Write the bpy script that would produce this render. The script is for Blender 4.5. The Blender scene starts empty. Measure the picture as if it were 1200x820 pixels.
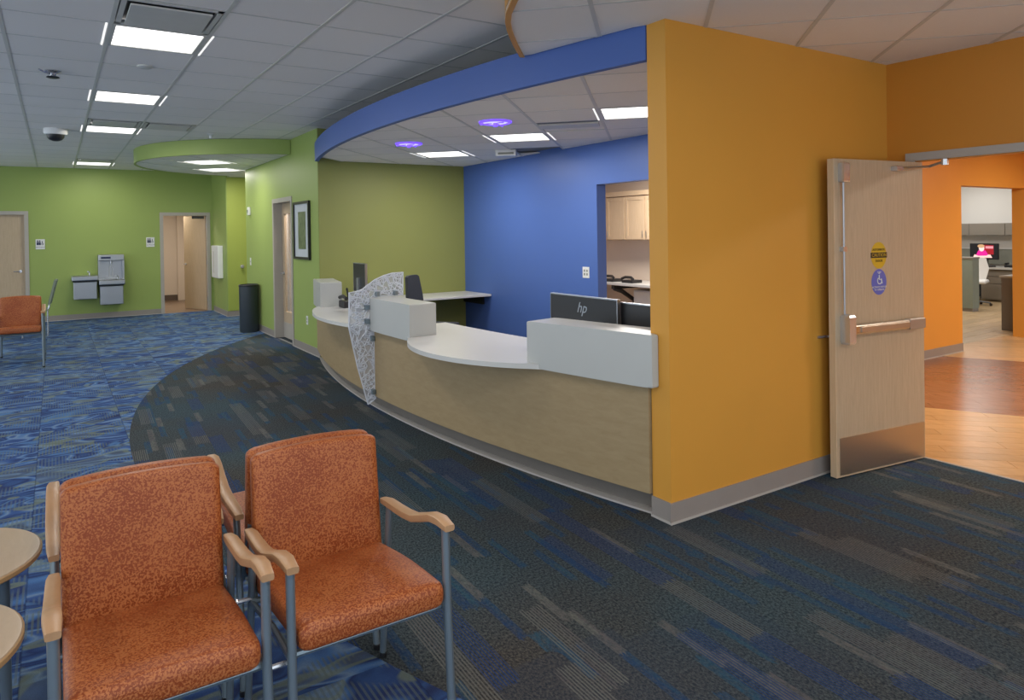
import bpy, bmesh, math, random
from mathutils import Vector, Matrix
random.seed(7)
S = bpy.context.scene
COL = S.collection
pi = math.pi
# ------------------------------------------------------------------ camera
YAW, PITCH, ROLL = [math.radians(v) for v in (32.2167, -0.4541, -0.8778)]
FPX, CX, CY, EYE = 816.29, 579.35, 278.0, 1.62
fw = Vector((math.sin(YAW)*math.cos(PITCH), math.cos(YAW)*math.cos(PITCH), math.sin(PITCH)))
r0 = Vector((math.cos(YAW), -math.sin(YAW), 0)); u0 = r0.cross(fw)
rt = math.cos(ROLL)*r0 + math.sin(ROLL)*u0
up = -math.sin(ROLL)*r0 + math.cos(ROLL)*u0
cd = bpy.data.cameras.new('camera'); cam = bpy.data.objects.new('camera', cd); COL.objects.link(cam)
m = Matrix((rt, up, -fw)).transposed().to_4x4(); m.translation = (0, 0, EYE)
cam.matrix_world = m
cd.sensor_width = 36; cd.lens = FPX/1200*36
cd.shift_x = (600-CX)/1200; cd.shift_y = (CY-410)/1200
cd.clip_start = 0.05; cd.clip_end = 100
S.camera = cam
# ------------------------------------------------------------------ world (even ambient fill in place of daylight; room left open behind and left)
w = bpy.data.worlds.new('world'); S.world = w; w.use_nodes = True
bg = w.node_tree.nodes['Background']; bg.inputs[0].default_value = (0.80, 0.90, 1.0, 1); bg.inputs[1].default_value = 1.6
S.view_settings.view_transform = 'Standard'; S.view_settings.look = 'None'
S.view_settings.gamma = 1; S.view_settings.use_curve_mapping = False
S.view_settings.exposure = 0.15
# ------------------------------------------------------------------ area lights of the luminaires
def area(name, loc, sx, sy, power, rot=(0, 0, 0), col=(1, .95, .88)):
    l = bpy.data.lights.new(name, 'AREA'); l.shape = 'RECTANGLE'; l.size = sx; l.size_y = sy
    l.energy = power; l.color = col
    o = bpy.data.objects.new(name, l); COL.objects.link(o); o.location = loc; o.rotation_euler = rot
    return o
A45 = pi/4
def ab(a, b):           # rotated grid coordinates -> world
    return ((a+b)/2**.5, (b-a)/2**.5)
P_MAIN, P_REC, P_RIGHT = 15, 22, 12
MAIN_LIGHTS = [(0.63, y) for y in (5.44, 7.84, 10.24, 15.04)]
OUT_LIGHTS = [(0.63, 1.84), (-2.4, 1.84), (-2.4, 5.44), (-2.4, 9.04), (-2.4, 12.64), (0.63, -0.6)]
for x, y in MAIN_LIGHTS + OUT_LIGHTS: area('troffer_light', (x, y, 2.995), .5, .5, P_MAIN)
REC_LIGHTS = [(-.12, 5.9), (-1.32, 7.1), (-2.52, 8.3)]
for a, b in REC_LIGHTS: area('troffer_light', (*ab(a, b), 2.575), .5, .5, P_REC, (0, 0, -A45))
for a, b in [(0.6, 0.7), (2.4, 2.2)]: area('troffer_light', (*ab(a, b), 2.755), .5, .5, P_RIGHT, (0, 0, -A45))
for x, y in [(2.08, 11.88), (2.72, 13.65)]: area('troffer_light', (x, y, 2.78), .5, .5, 20, (0, 0, -A45))
for x, y in [(7.2, 2.2), (10.6, 2.4), (7.2, -.6)]: area('corridor_light', (x, y, 2.68), .6, 1.0, 60, col=(1, .93, .82))
area('office_light', (13.6, 6.6, 2.68), 1.6, 1.2, 60, col=(1, .97, .92))
area('office_light', (16.0, 7.2, 2.68), 1.2, 1.2, 28, col=(1, .97, .92))
area('kitchen_light', (6.5, 6.7, 2.5), .6, .6, 62, col=(1, .96, .90))
area('restroom_light', (2.3, 17.3, 2.4), .6, .6, 34, col=(1, .95, .88))
area('closet_light', (3.6, 10.7, 2.4), .5, .5, 34, col=(1, .88, .80))
# ------------------------------------------------------------------ materials
def lin(c):
    return tuple((v/255/12.92) if v/255 <= .04045 else ((v/255+.055)/1.055)**2.4 for v in c)
class N:
    def __init__(s, name):
        s.m = bpy.data.materials.new(name); s.m.use_nodes = True; s.t = s.m.node_tree; s.b = s.t.nodes['Principled BSDF']
    def n(s, kind, **kw):
        x = s.t.nodes.new(kind)
        for k, v in kw.items(): setattr(x, k, v)
        return x
    def put(s, sock, v):
        if isinstance(v, bpy.types.NodeSocket): s.t.links.new(v, sock)
        elif v is not None: sock.default_value = v
    def math(s, op, a, b=None, c=None):
        x = s.n('ShaderNodeMath', operation=op)
        for i, v in enumerate((a, b, c)): s.put(x.inputs[i], v)
        return x.outputs[0]
    def obj(s): return s.n('ShaderNodeTexCoord').outputs['Object']
    def geo(s): return s.n('ShaderNodeNewGeometry').outputs['Position']
    def sep(s, v):
        x = s.n('ShaderNodeSeparateXYZ'); s.put(x.inputs[0], v); return x.outputs
    def comb(s, x=0., y=0., z=0.):
        c = s.n('ShaderNodeCombineXYZ'); s.put(c.inputs[0], x); s.put(c.inputs[1], y); s.put(c.inputs[2], z); return c.outputs[0]
    def scale(s, v, sc, rot=(0, 0, 0)):
        x = s.n('ShaderNodeMapping'); s.put(x.inputs['Vector'], v); x.inputs['Scale'].default_value = sc; x.inputs['Rotation'].default_value = rot; return x.outputs[0]
    def noise(s, v, sc, det=3, rough=.5, dist=0.):
        x = s.n('ShaderNodeTexNoise'); s.put(x.inputs['Vector'], v); x.inputs['Scale'].default_value = sc
        x.inputs['Detail'].default_value = det; x.inputs['Roughness'].default_value = rough; x.inputs['Distortion'].default_value = dist
        return x.outputs[0]
    def white(s, v):
        x = s.n('ShaderNodeTexWhiteNoise', noise_dimensions='3D'); s.put(x.inputs['Vector'], v); return x.outputs['Value']
    def ramp(s, f, stops, interp='LINEAR'):
        x = s.n('ShaderNodeValToRGB'); s.put(x.inputs[0], f); e = x.color_ramp.elements; x.color_ramp.interpolation = interp
        while len(e) < len(stops): e.new(.5)
        for i, (p, c) in enumerate(stops):
            e[i].position = p; e[i].color = (*c, 1)
        return x.outputs[0]
    def mix(s, f, a, b, mode='MIX'):
        x = s.n('ShaderNodeMix', data_type='RGBA', blend_type=mode)
        s.put(x.inputs[0], f)
        for i, v in ((6, a), (7, b)): s.put(x.inputs[i], (*v, 1) if isinstance(v, tuple) else v)
        return x.outputs[2]
    def bump(s, h, st=.2, d=.01):
        x = s.n('ShaderNodeBump'); x.inputs['Strength'].default_value = st; x.inputs['Distance'].default_value = d
        s.put(x.inputs['Height'], h); s.t.links.new(x.outputs[0], s.b.inputs['Normal'])
    def done(s, col, rough=.5, metal=0., spec=None, emit=None, es=1):
        s.put(s.b.inputs['Base Color'], (*col, 1) if isinstance(col, tuple) else col)
        s.put(s.b.inputs['Roughness'], rough); s.b.inputs['Metallic'].default_value = metal
        if spec is not None: s.b.inputs['Specular IOR Level'].default_value = spec
        if emit: s.b.inputs['Emission Color'].default_value = (*emit, 1); s.b.inputs['Emission Strength'].default_value = es
        return s.m
def paint(name, c, rough=.55, var=.05, spec=.35):
    k = N(name); n = k.noise(k.geo(), 1.3, 4)
    col = k.mix(n, tuple(v*(1-var) for v in c), tuple(min(1, v*(1+var)) for v in c))
    k.bump(k.noise(k.geo(), 260, 2), .05, .002)
    return k.done(col, rough, spec=spec)
def plain(name, c, rough=.5, metal=0., spec=None, emit=None, es=1, var=.06):
    k = N(name); n = k.noise(k.geo(), 9, 3)
    return k.done(k.mix(n, tuple(v*(1-var) for v in c), tuple(min(1, v*(1+var)) for v in c)), rough, metal, spec, emit, es)
def wood(name, c1, c2, rough=.4, sc=(1, 1, 14), spec=.4, rnd=0.):
    k = N(name); g = k.geo()
    n = k.noise(k.scale(g, sc), 5, 5, .6, .6)
    n2 = k.noise(k.scale(g, tuple(v*5 for v in sc)), 8, 2)
    f = k.math('ADD', k.math('MULTIPLY', n, .8), k.math('MULTIPLY', n2, .2))
    col = k.mix(k.ramp(f, [(.3, (0, 0, 0)), (.7, (1, 1, 1))]), c1, c2)
    if rnd:
        oi = k.n('ShaderNodeObjectInfo').outputs['Random']
        v = k.math('MULTIPLY_ADD', oi, 2*rnd, 1-rnd)
        col = k.mix(1., col, k.comb(v, v, v), 'MULTIPLY')
    return k.done(col, rough, spec=spec)
def steel(name, c=(.55, .56, .57), rough=.35, sc=(1, 1, 40)):
    k = N(name); n = k.noise(k.scale(k.geo(), sc), 12, 3)
    r = k.math('MULTIPLY_ADD', n, .2, rough-.1)
    return k.done(k.mix(n, tuple(v*.9 for v in c), c), r, 1.)
M = {}
M['green'] = paint('green_paint', (.31, .40, .11), .5)
M['olive'] = paint('olive_paint', (.27, .285, .085), .5)
M['blue'] = paint('blue_paint', (.075, .145, .42), .42)
M['fascia_blue'] = paint('fascia_blue_paint', (.075, .14, .40), .5)
M['orange'] = paint('orange_paint', (.68, .325, .05), .45)
M['orange3'] = paint('door_wall_orange_shaded', (.60, .245, .03), .45)  # door wall's redder orange, with some of its shade put into the colour
M['orange2'] = paint('deep_orange_paint', (.74, .33, .06), .45)
M['white_wall'] = paint('white_wall_paint', (.7, .7, .68), .6)
M['cream'] = paint('cream_paint', (.75, .62, .5), .6)
M['tilewall'] = paint('beige_wall', (.62, .52, .42), .4)
def ceil_mat(name, c):
    k = N(name); g = k.geo(); oi = k.n('ShaderNodeObjectInfo').outputs['Random']
    f = k.noise(g, 180, 3, .7)
    v = k.math('MULTIPLY', k.math('MULTIPLY_ADD', oi, .05, .975), k.math('MULTIPLY_ADD', f, .12, .94))
    k.bump(f, .25, .003)
    return k.done(k.mix(1., c, k.comb(v, v, v), 'MULTIPLY'), .9, spec=.1)
M['ctile'] = ceil_mat('ceiling_tile', (.88, .845, .80))
M['tbar'] = plain('painted_grid', (.62, .61, .57), .45)
M['slab'] = plain('plenum', (.25, .25, .25), .9)
M['base'] = plain('vinyl_base', (.30, .265, .24), .45)
M['base_toe'] = plain('vinyl_base_toe', (.46, .43, .40), .4)
M['frame'] = plain('taupe_frame_paint', (.42, .385, .34), .4)
M['maple'] = wood('maple_veneer', (.45, .335, .215), (.55, .42, .28), .42, (14, 14, 1))
M['maple_h'] = wood('maple_armrest', (.40, .225, .11), (.50, .295, .155), .38, (2, .5, 2))
M['deskwood'] = wood('desk_laminate', (.335, .242, .128), (.395, .295, .165), .45, (1.5, 1.5, 6), .3)
M['cab'] = wood('cabinet_maple', (.58, .42, .26), (.66, .49, .32), .4, (10, 10, 1))
M['table'] = wood('table_laminate', (.43, .315, .205), (.50, .375, .25), .35, (6, 1, 1))
M['plank_l'] = wood('light_plank', (.47, .27, .11), (.61, .385, .18), .28, (3, 1, 1), .5, .12)
M['plank_d'] = wood('brown_plank', (.22, .095, .048), (.31, .145, .08), .25, (3, 1, 1), .5, .10)
M['plank_o'] = wood('office_plank', (.42, .29, .15), (.56, .42, .25), .3, (1, 3, 1), .5, .12)
M['solid'] = plain('white_solid_surface', (.62, .61, .58), .3, var=.015)
M['solid2'] = plain('pale_solid_surface', (.50, .505, .48), .3, var=.015)
M['steel'] = steel('brushed_steel', (.44, .46, .49))
M['chrome'] = plain('chrome', (.62, .63, .65), .25, .75)
M['legmetal'] = plain('grey_powder_coat', (.22, .27, .30), .35, .6)
M['black'] = plain('black_plastic', (.015, .015, .017), .35)
M['dark'] = plain('charcoal_fabric', (.035, .037, .042), .8)
M['bin'] = plain('dark_bin', (.030, .040, .050), .4)
M['white'] = plain('white_plastic', (.75, .75, .73), .4)
M['grey'] = plain('grey_panel', (.24, .25, .21), .6)
M['greypanel'] = plain('green_grey_panel', (.22, .26, .21), .7)
M['taupe'] = plain('taupe_metal', (.22, .20, .17), .5)
M['lens'] = plain('light_diffuser', (1, 1, 1), .5, emit=(1, .98, .95), es=2.2)
M['lens_rim'] = plain('lit_slot', (.9, .9, .9), .5, emit=(1, .98, .95), es=.9)
M['bluelens'] = plain('blue_lamp', (.2, .15, .9), .4, emit=(.16, .06, 1.0), es=1.1)
M['bluewhite'] = plain('blue_white_lamp', (.3, .3, 1), .4, emit=(.5, .5, 1.0), es=1.2)
M['yellow'] = plain('yellow_decal', (.62, .40, .02), .4)
M['stick_blue'] = plain('blue_decal', (.12, .14, .50), .4)
M['ink'] = plain('dark_ink', (.03, .02, .01), .5)
M['navy'] = plain('navy_ink', (.02, .03, .08), .5)
M['mat_white'] = plain('picture_mount', (.55, .58, .60), .6)
k = N('frosted_web'); M['acrylic'] = k.done((.68, .70, .76), .35)
k.b.inputs['Alpha'].default_value = 1.0
k = N('frosted_sheet'); M['sheet'] = k.done((.62, .64, .70), .3); k.b.inputs['Alpha'].default_value = .42
k = N('glass'); M['glass'] = k.done((.8, .85, .85), .05); k.b.inputs['Alpha'].default_value = .12
# vinyl upholstery
k = N('orange_vinyl'); o = k.obj()
n1 = k.noise(o, 165, 2, .55, .5); n2 = k.noise(o, 6, 3)
f = k.math('ADD', k.math('MULTIPLY', n1, .8), k.math('MULTIPLY', n2, .25))
fl = k.ramp(f, [(.485, (0, 0, 0)), (.575, (1, 1, 1))])
col = k.mix(fl, (.235, .046, .008), (.415, .130, .038))
k.bump(n1, .12, .002)
k.put(k.b.inputs['Roughness'], .4)
M['vinyl'] = k.done(col, k.math('MULTIPLY_ADD', n1, .3, .30), spec=.35)
# dark plank-patterned carpet
def carpet_dark():
    k = N('dark_striped_carpet'); p = k.geo(); X, Y, Z = k.sep(p)
    X = k.math('ADD', X, k.math('MULTIPLY', Y, -.04)); Y = k.math('ADD', Y, k.math('MULTIPLY', k.noise(k.scale(p, (1, .1, 1)), 130, 1), .10))
    def blocks(wx, ly, seed):
        u = k.math('FLOOR', k.math('DIVIDE', X, wx))
        off = k.white(k.comb(u, float(seed), 0.))
        v = k.math('FLOOR', k.math('ADD', k.math('DIVIDE', Y, ly), k.math('MULTIPLY', off, 3.7)))
        return k.white(k.comb(u, v, float(seed)))
    big = k.ramp(k.noise(p, .8, 3), [(.35, (0, 0, 0)), (.62, (1, 1, 1))])
    b1 = blocks(.045, .34, 1); b2 = blocks(.11, .60, 2); b3 = blocks(.028, .33, 3); b4 = blocks(.6, .6, 5)
    st = k.math('GREATER_THAN', k.math('FRACT', k.math('DIVIDE', X, .0135)), .55)
    sp_ = k.ramp(k.noise(k.scale(p, (1, .35, 1)), 60, 3, .7), [(.38, (.35, .35, .35)), (.62, (1, 1, 1))])
    base = k.mix(k.ramp(k.noise(k.scale(p, (1, .6, 1)), 110, 2, .8), [(.36, (0, 0, 0)), (.66, (1, 1, 1))]), k.mix(big, (.014, .015, .015), (.012, .024, .032)), k.mix(big, (.105, .092, .076), (.078, .112, .125)))
    base = k.mix(k.math('MULTIPLY', b4, .35), base, (.030, .045, .075))
    teal = k.mix(b3, (.010, .040, .120), (.020, .075, .125))
    gry = k.mix(b3, (.125, .11, .11), (.16, .165, .145))
    m1 = k.math('GREATER_THAN', k.math('ADD', b1, k.math('MULTIPLY', big, .12)), .91)
    c = k.mix(k.math('MULTIPLY', k.math('MULTIPLY', m1, .75), sp_), base, teal)
    m2 = k.math('GREATER_THAN', b2, .83)
    c = k.mix(k.math('MULTIPLY', k.math('MULTIPLY', m2, st), .6), c, gry)
    m3 = k.math('LESS_THAN', b1, .055)
    c = k.mix(k.math('MULTIPLY', k.math('MULTIPLY', m3, .65), sp_), c, gry)
    m4 = k.math('GREATER_THAN', blocks(.11, .5, 8), .87)
    c = k.mix(k.math('MULTIPLY', k.math('MULTIPLY', m4, st), .75), c, (.012, .04, .14))
    f = k.noise(p, 420, 2); k.bump(f, .5, .004)
    c = k.mix(1., c, k.comb(*[k.math('MULTIPLY_ADD', f, 1.0, .5)]*3), 'MULTIPLY')
    return k.done(c, .95, spec=.12)
M['carpet_dark'] = carpet_dark()
def carpet_blue():
    k = N('blue_water_carpet'); p = k.geo(); X, Y, Z = k.sep(p)
    tx = k.math('FLOOR', k.math('DIVIDE', k.math('ADD', X, .14), .61)); ty = k.math('FLOOR', k.math('DIVIDE', Y, .61))
    tr = k.white(k.comb(tx, ty, 3.))
    q = k.comb(k.math('ADD', X, k.math('MULTIPLY', tr, 5.)), Y, 0.)
    n = k.noise(k.scale(q, (.8, 1.7, 1)), 2.1, 1, .5, 1.4)
    c = k.ramp(n, [(.26, (.022, .030, .085)), (.36, (.034, .078, .21)), (.42, (.022, .036, .115)), (.47, (.065, .15, .34)), (.50, (.15, .23, .35)), (.53, (.040, .090, .25)), (.60, (.024, .045, .14)), (.66, (.075, .165, .34)), (.74, (.03, .055, .17))])
    n2 = k.noise(k.scale(q, (1.0, 1.7, 1), (0, 0, .25)), 2.6, 0, .4, .9)
    leaf = k.ramp(n2, [(.575, (0, 0, 0)), (.60, (1, 1, 1)), (.64, (1, 1, 1)), (.66, (.4, .4, .4))])
    c = k.mix(k.math('MULTIPLY', leaf, .62), c, (.18, .21, .13))
    n3 = k.noise(k.scale(q, (1.2, 1.5, 1)), 2.3, 1, .4, .4)
    comb_m = k.ramp(n3, [(.50, (0, 0, 0)), (.53, (1, 1, 1))])
    st = k.math('GREATER_THAN', k.math('FRACT', k.math('DIVIDE', X, .021)), .55)
    lc = k.mix(tr, (.13, .15, .10), (.10, .15, .22))
    near = k.math('LESS_THAN', Y, 7.5)
    c = k.mix(k.math('MULTIPLY', k.math('MULTIPLY', comb_m, st), .55), c, lc)
    ex = k.math('ABSOLUTE', k.math('SUBTRACT', k.math('FRACT', k.math('DIVIDE', k.math('ADD', X, .14), .61)), .5))
    seam = k.math('GREATER_THAN', ex, .494)
    c = k.mix(k.math('MULTIPLY', seam, .4), c, (.01, .02, .06))
    f = k.noise(p, 420, 2); k.bump(f, .5, .004)
    c = k.mix(1., c, k.comb(*[k.math('MULTIPLY_ADD', f, .7, .65)]*3), 'MULTIPLY')
    return k.done(c, .95, spec=.12)
M['carpet_blue'] = carpet_blue()
# ------------------------------------------------------------------ mesh helpers
def origin_of(o):
    v = Vector((0, 0, 0))
    while o: v += o.location; o = o.parent
    return v
def obj(name, bm, mat, parent=None, smooth=False, label=None, cat=None, group=None, kind=None, recalc=True):
    if recalc: bmesh.ops.recalc_face_normals(bm, faces=bm.faces)
    me = bpy.data.meshes.new(name)
    if parent is None:
        xs = [v.co for v in bm.verts]
        c = Vector((sum(v.x for v in xs)/len(xs), sum(v.y for v in xs)/len(xs), min(v.z for v in xs)))
    else:
        c = origin_of(parent)
    bmesh.ops.translate(bm, vec=-c, verts=bm.verts)
    bm.to_mesh(me); bm.free()
    if smooth:
        me.polygons.foreach_set('use_smooth', [True]*len(me.polygons))
        try: me.set_sharp_from_angle(angle=math.radians(40))
        except Exception: pass
    me.materials.append(M[mat] if isinstance(mat, str) else mat)
    o = bpy.data.objects.new(name, me); COL.objects.link(o)
    if parent is None: o.location = c
    else: o.parent = parent
    if label: o['label'] = label
    if cat: o['category'] = cat
    if group: o['group'] = group
    if kind: o['kind'] = kind
    return o
def thing(name, label, cat, loc=(0, 0, 0), group=None, kind=None):
    o = bpy.data.objects.new(name, None); COL.objects.link(o); o.location = loc; o.empty_display_size = .1
    o['label'] = label; o['category'] = cat
    if group: o['group'] = group
    if kind: o['kind'] = kind
    return o
def copy_tree(o, parent=None):
    c = o.copy(); COL.objects.link(c)
    c.parent = parent
    for ch in o.children: copy_tree(ch, c)
    return c
def BM(): return bmesh.new()
def addbox(bm, x0, x1, y0, y1, z0, z1, bev=0, seg=2):
    x0, x1 = min(x0, x1), max(x0, x1); y0, y1 = min(y0, y1), max(y0, y1); z0, z1 = min(z0, z1), max(z0, z1)
    vs = [bm.verts.new(p) for p in [(x0, y0, z0), (x1, y0, z0), (x1, y1, z0), (x0, y1, z0), (x0, y0, z1), (x1, y0, z1), (x1, y1, z1), (x0, y1, z1)]]
    fs = [bm.faces.new([vs[i] for i in f]) for f in ((0, 3, 2, 1), (4, 5, 6, 7), (0, 1, 5, 4), (1, 2, 6, 5), (2, 3, 7, 6), (3, 0, 4, 7))]
    if bev:
        es = {e for f in fs for e in f.edges}
        bmesh.ops.bevel(bm, geom=list(es), offset=bev, segments=seg, affect='EDGES', profile=.5)
    return vs
def box(*a, bev=0, seg=2):
    bm = BM(); addbox(bm, *a, bev=bev, seg=seg); return bm
def boxes(*lst):
    bm = BM()
    for a in lst: addbox(bm, *a)
    return bm
def addprism(bm, poly, z0, z1):
    n = len(poly)
    a = [bm.verts.new((x, y, z0)) for x, y in poly]; b = [bm.verts.new((x, y, z1)) for x, y in poly]
    bm.faces.new(a[::-1]); bm.faces.new(b)
    for i in range(n): bm.faces.new((a[i], a[(i+1) % n], b[(i+1) % n], b[i]))
def prism(poly, z0, z1, bev=0, seg=2):
    bm = BM(); addprism(bm, poly, z0, z1)
    if bev:
        es = [e for e in bm.edges if abs(e.verts[0].co.z-e.verts[1].co.z) < 1e-6]
        bmesh.ops.bevel(bm, geom=es, offset=bev, segments=seg, affect='EDGES', profile=.5)
    return bm
def ribbon(outer, inner, z0, z1):      # curved wall between two polylines of equal length
    bm = BM(); n = len(outer)
    L = [[bm.verts.new((p[0], p[1], z)) for p in ln] for ln in (outer, inner) for z in (z0, z1)]
    o0, o1, i0, i1 = L
    for i in range(n-1):
        bm.faces.new((o0[i], o0[i+1], o1[i+1], o1[i])); bm.faces.new((i0[i], i1[i], i1[i+1], i0[i+1]))
        bm.faces.new((o1[i], o1[i+1], i1[i+1], i1[i])); bm.faces.new((o0[i], i0[i], i0[i+1], o0[i+1]))
    for j in (0, n-1): bm.faces.new((o0[j], o1[j], i1[j], i0[j]))
    return bm
def addtube(bm, pts, r, n=10, cap=True, flat=None):
    pts = [Vector(p) for p in pts]; rings = []
    rr = r if isinstance(r, (list, tuple)) else [r]*len(pts)
    prev = None
    for i, p in enumerate(pts):
        d = (pts[min(i+1, len(pts)-1)]-pts[max(i-1, 0)]).normalized()
        if prev is None:
            a = Vector((0, 0, 1)) if abs(d.z) < .9 else Vector((1, 0, 0))
            u = d.cross(a).normalized()
        else: u = (prev - d*prev.dot(d)).normalized()
        prev = u; v = d.cross(u)
        rings.append([bm.verts.new(p + u*math.cos(2*pi*k/n)*rr[i] + v*math.sin(2*pi*k/n)*rr[i]) for k in range(n)])
    for a, b in zip(rings, rings[1:]):
        for k in range(n): bm.faces.new((a[k], a[(k+1) % n], b[(k+1) % n], b[k]))
    if cap: bm.faces.new(rings[0][::-1]); bm.faces.new(rings[-1])
def tube(pts, r, n=10):
    bm = BM(); addtube(bm, pts, r, n); return bm
def lathe(prof, c, n=24, axis='Z'):
    bm = BM(); rings = []
    for r, z in prof:
        rings.append([bm.verts.new((c[0]+r*math.cos(2*pi*k/n), c[1]+r*math.sin(2*pi*k/n), c[2]+z)) for k in range(n)])
    for a, b in zip(rings, rings[1:]):
        for k in range(n): bm.faces.new((a[k], a[(k+1) % n], b[(k+1) % n], b[k]))
    bm.faces.new(rings[0][::-1]); bm.faces.new(rings[-1])
    return bm
def clip(subject, cell):               # Sutherland-Hodgman, cell convex and counter-clockwise
    out = subject
    for i in range(len(cell)):
        a, b = cell[i], cell[(i+1) % len(cell)]
        side = lambda p: (b[0]-a[0])*(p[1]-a[1])-(b[1]-a[1])*(p[0]-a[0])
        inp, out = out, []
        for j in range(len(inp)):
            p, q = inp[j-1], inp[j]; sp, sq = side(p), side(q)
            if (sp >= 0) != (sq >= 0):
                t = sp/(sp-sq); out.append((p[0]+(q[0]-p[0])*t, p[1]+(q[1]-p[1])*t))
            if sq >= 0: out.append(q)
        if not out: return []
    res = []
    for p in out:
        if not res or math.hypot(p[0]-res[-1][0], p[1]-res[-1][1]) > 1e-4: res.append(p)
    while len(res) > 1 and math.hypot(res[0][0]-res[-1][0], res[0][1]-res[-1][1]) < 1e-4: res.pop()
    ar = sum(res[i-1][0]*res[i][1]-res[i][0]*res[i-1][1] for i in range(len(res)))/2
    return res if len(res) > 2 and abs(ar) > 4e-4 else []
def seen(x, y, z, mar=60):
    v = Vector((x, y, z-EYE)); d = v.dot(fw)
    if d < .3: return False
    px = CX+FPX*v.dot(rt)/d; py = CY-FPX*v.dot(up)/d
    return -mar < px < 1200+mar and -mar < py < 820+mar
def text_bm(s, size, mat4, depth=.0006, align='CENTER', shear=0.):
    cu = bpy.data.curves.new('t', 'FONT'); cu.body = s; cu.size = size; cu.align_x = align; cu.align_y = 'CENTER'
    cu.extrude = depth; cu.shear = shear; cu.resolution_u = 2
    o = bpy.data.objects.new('t', cu); COL.objects.link(o)
    bpy.context.view_layer.update()
    me = bpy.data.meshes.new_from_object(o.evaluated_get(bpy.context.evaluated_depsgraph_get()))
    bm = BM(); bm.from_mesh(me); bm.transform(mat4)
    bpy.data.objects.remove(o); bpy.data.curves.remove(cu); bpy.data.meshes.remove(me)
    return bm
def frame_mat(origin, xdir, ydir):
    x = Vector(xdir).normalized(); y = Vector(ydir).normalized(); z = x.cross(y)
    mm = Matrix((x, y, z)).transposed().to_4x4(); mm.translation = origin
    return mm
def struct(name, bm, mat, parent=None, label=None, **kw):
    return obj(name, bm, mat, parent, label=label, kind=None if parent else 'structure', **kw)
# ------------------------------------------------------------------ reference curves
DCX, DCY, DR = 14.795, 5.80, 12.3
def dx(off, y): return DCX - math.sqrt((DR+off)**2-(y-DCY)**2)
def arc(off, y0, y1, n=24): return [(dx(off, y0+(y1-y0)*i/n), y0+(y1-y0)*i/n) for i in range(n+1)]
def radial(y, o0, o1):    # end points of a radial cut through the desk arc whose outer end is at y
    x = dx(o0, y); dxx, dyy = DCX-x, DCY-y; L = math.hypot(dxx, dyy)
    return (x, y), (x+dxx/L*(o0-o1), y+dyy/L*(o0-o1))
# ------------------------------------------------------------------ ceilings
def ceiling_grid(parent, region, z, a_of, cells, holes, tile_mat='ctile', stuff=True, pitch=.6):
    """a_of(i,j) -> world xy of grid node; tiles clipped to the region"""
    rest = BM(); nrest = 0; me_cache = {}
    (i0, i1), (j0, j1) = cells; g = .012
    for i in range(i0, i1):
        for j in range(j0, j1):
            if (i, j) in holes: continue
            full = [a_of(i, j), a_of(i+1, j), a_of(i+1, j+1), a_of(i, j+1)]
            c = (sum(p[0] for p in full)/4, sum(p[1] for p in full)/4)
            ins = [(c[0]+(p[0]-c[0])*(1-2*g/pitch), c[1]+(p[1]-c[1])*(1-2*g/pitch)) for p in full]
            poly = clip(region, ins)
            if not poly: continue
            if any(seen(p[0], p[1], z) for p in full+[c]):
                whole = len(poly) == 4 and all(min(math.hypot(p[0]-q[0], p[1]-q[1]) for q in ins) < 1e-3 for p in poly)
                if whole and me_cache:
                    o = bpy.data.objects.new('ceiling_tile', me_cache['m']); COL.objects.link(o); o.parent = parent
                    o.location = Vector((c[0], c[1], z)) - origin_of(parent)
                else:
                    bm = prism(poly, z, z+.018)
                    o = obj('ceiling_tile', bm, tile_mat, parent)
                    if whole:
                        for v in o.data.vertices: v.co -= Vector((c[0], c[1], z))-origin_of(parent)
                        o.location = Vector((c[0], c[1], z)) - origin_of(parent)
                        me_cache['m'] = o.data
            else:
                addprism(rest, poly, z, z+.018); nrest += 1
    if nrest: obj('ceiling_tile_field', rest, tile_mat, parent, kind='stuff')
    else: rest.free()
    w = .012
    for axis in (0, 1):
        rng, other = ((i0, i1+1), (j0, j1)) if axis == 0 else ((j0, j1+1), (i0, i1))
        for t in range(*rng):
            s0, s1 = (a_of(t, other[0]), a_of(t, other[1])) if axis == 0 else (a_of(other[0], t), a_of(other[1], t))
            d = Vector((s1[0]-s0[0], s1[1]-s0[1])).normalized(); nrm = Vector((-d.y, d.x))*w
            if axis == 0: nrm *= 1.0
            else: nrm *= .55
            cell = [(s0[0]-nrm.x, s0[1]-nrm.y), (s1[0]-nrm.x, s1[1]-nrm.y), (s1[0]+nrm.x, s1[1]+nrm.y), (s0[0]+nrm.x, s0[1]+nrm.y)]
            poly = clip(region, cell)
            if poly: obj('grid_runner' if axis == 0 else 'cross_tee', prism(poly, z-(.003 if axis == 0 else .001), z+.012), 'tbar', parent)
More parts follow.
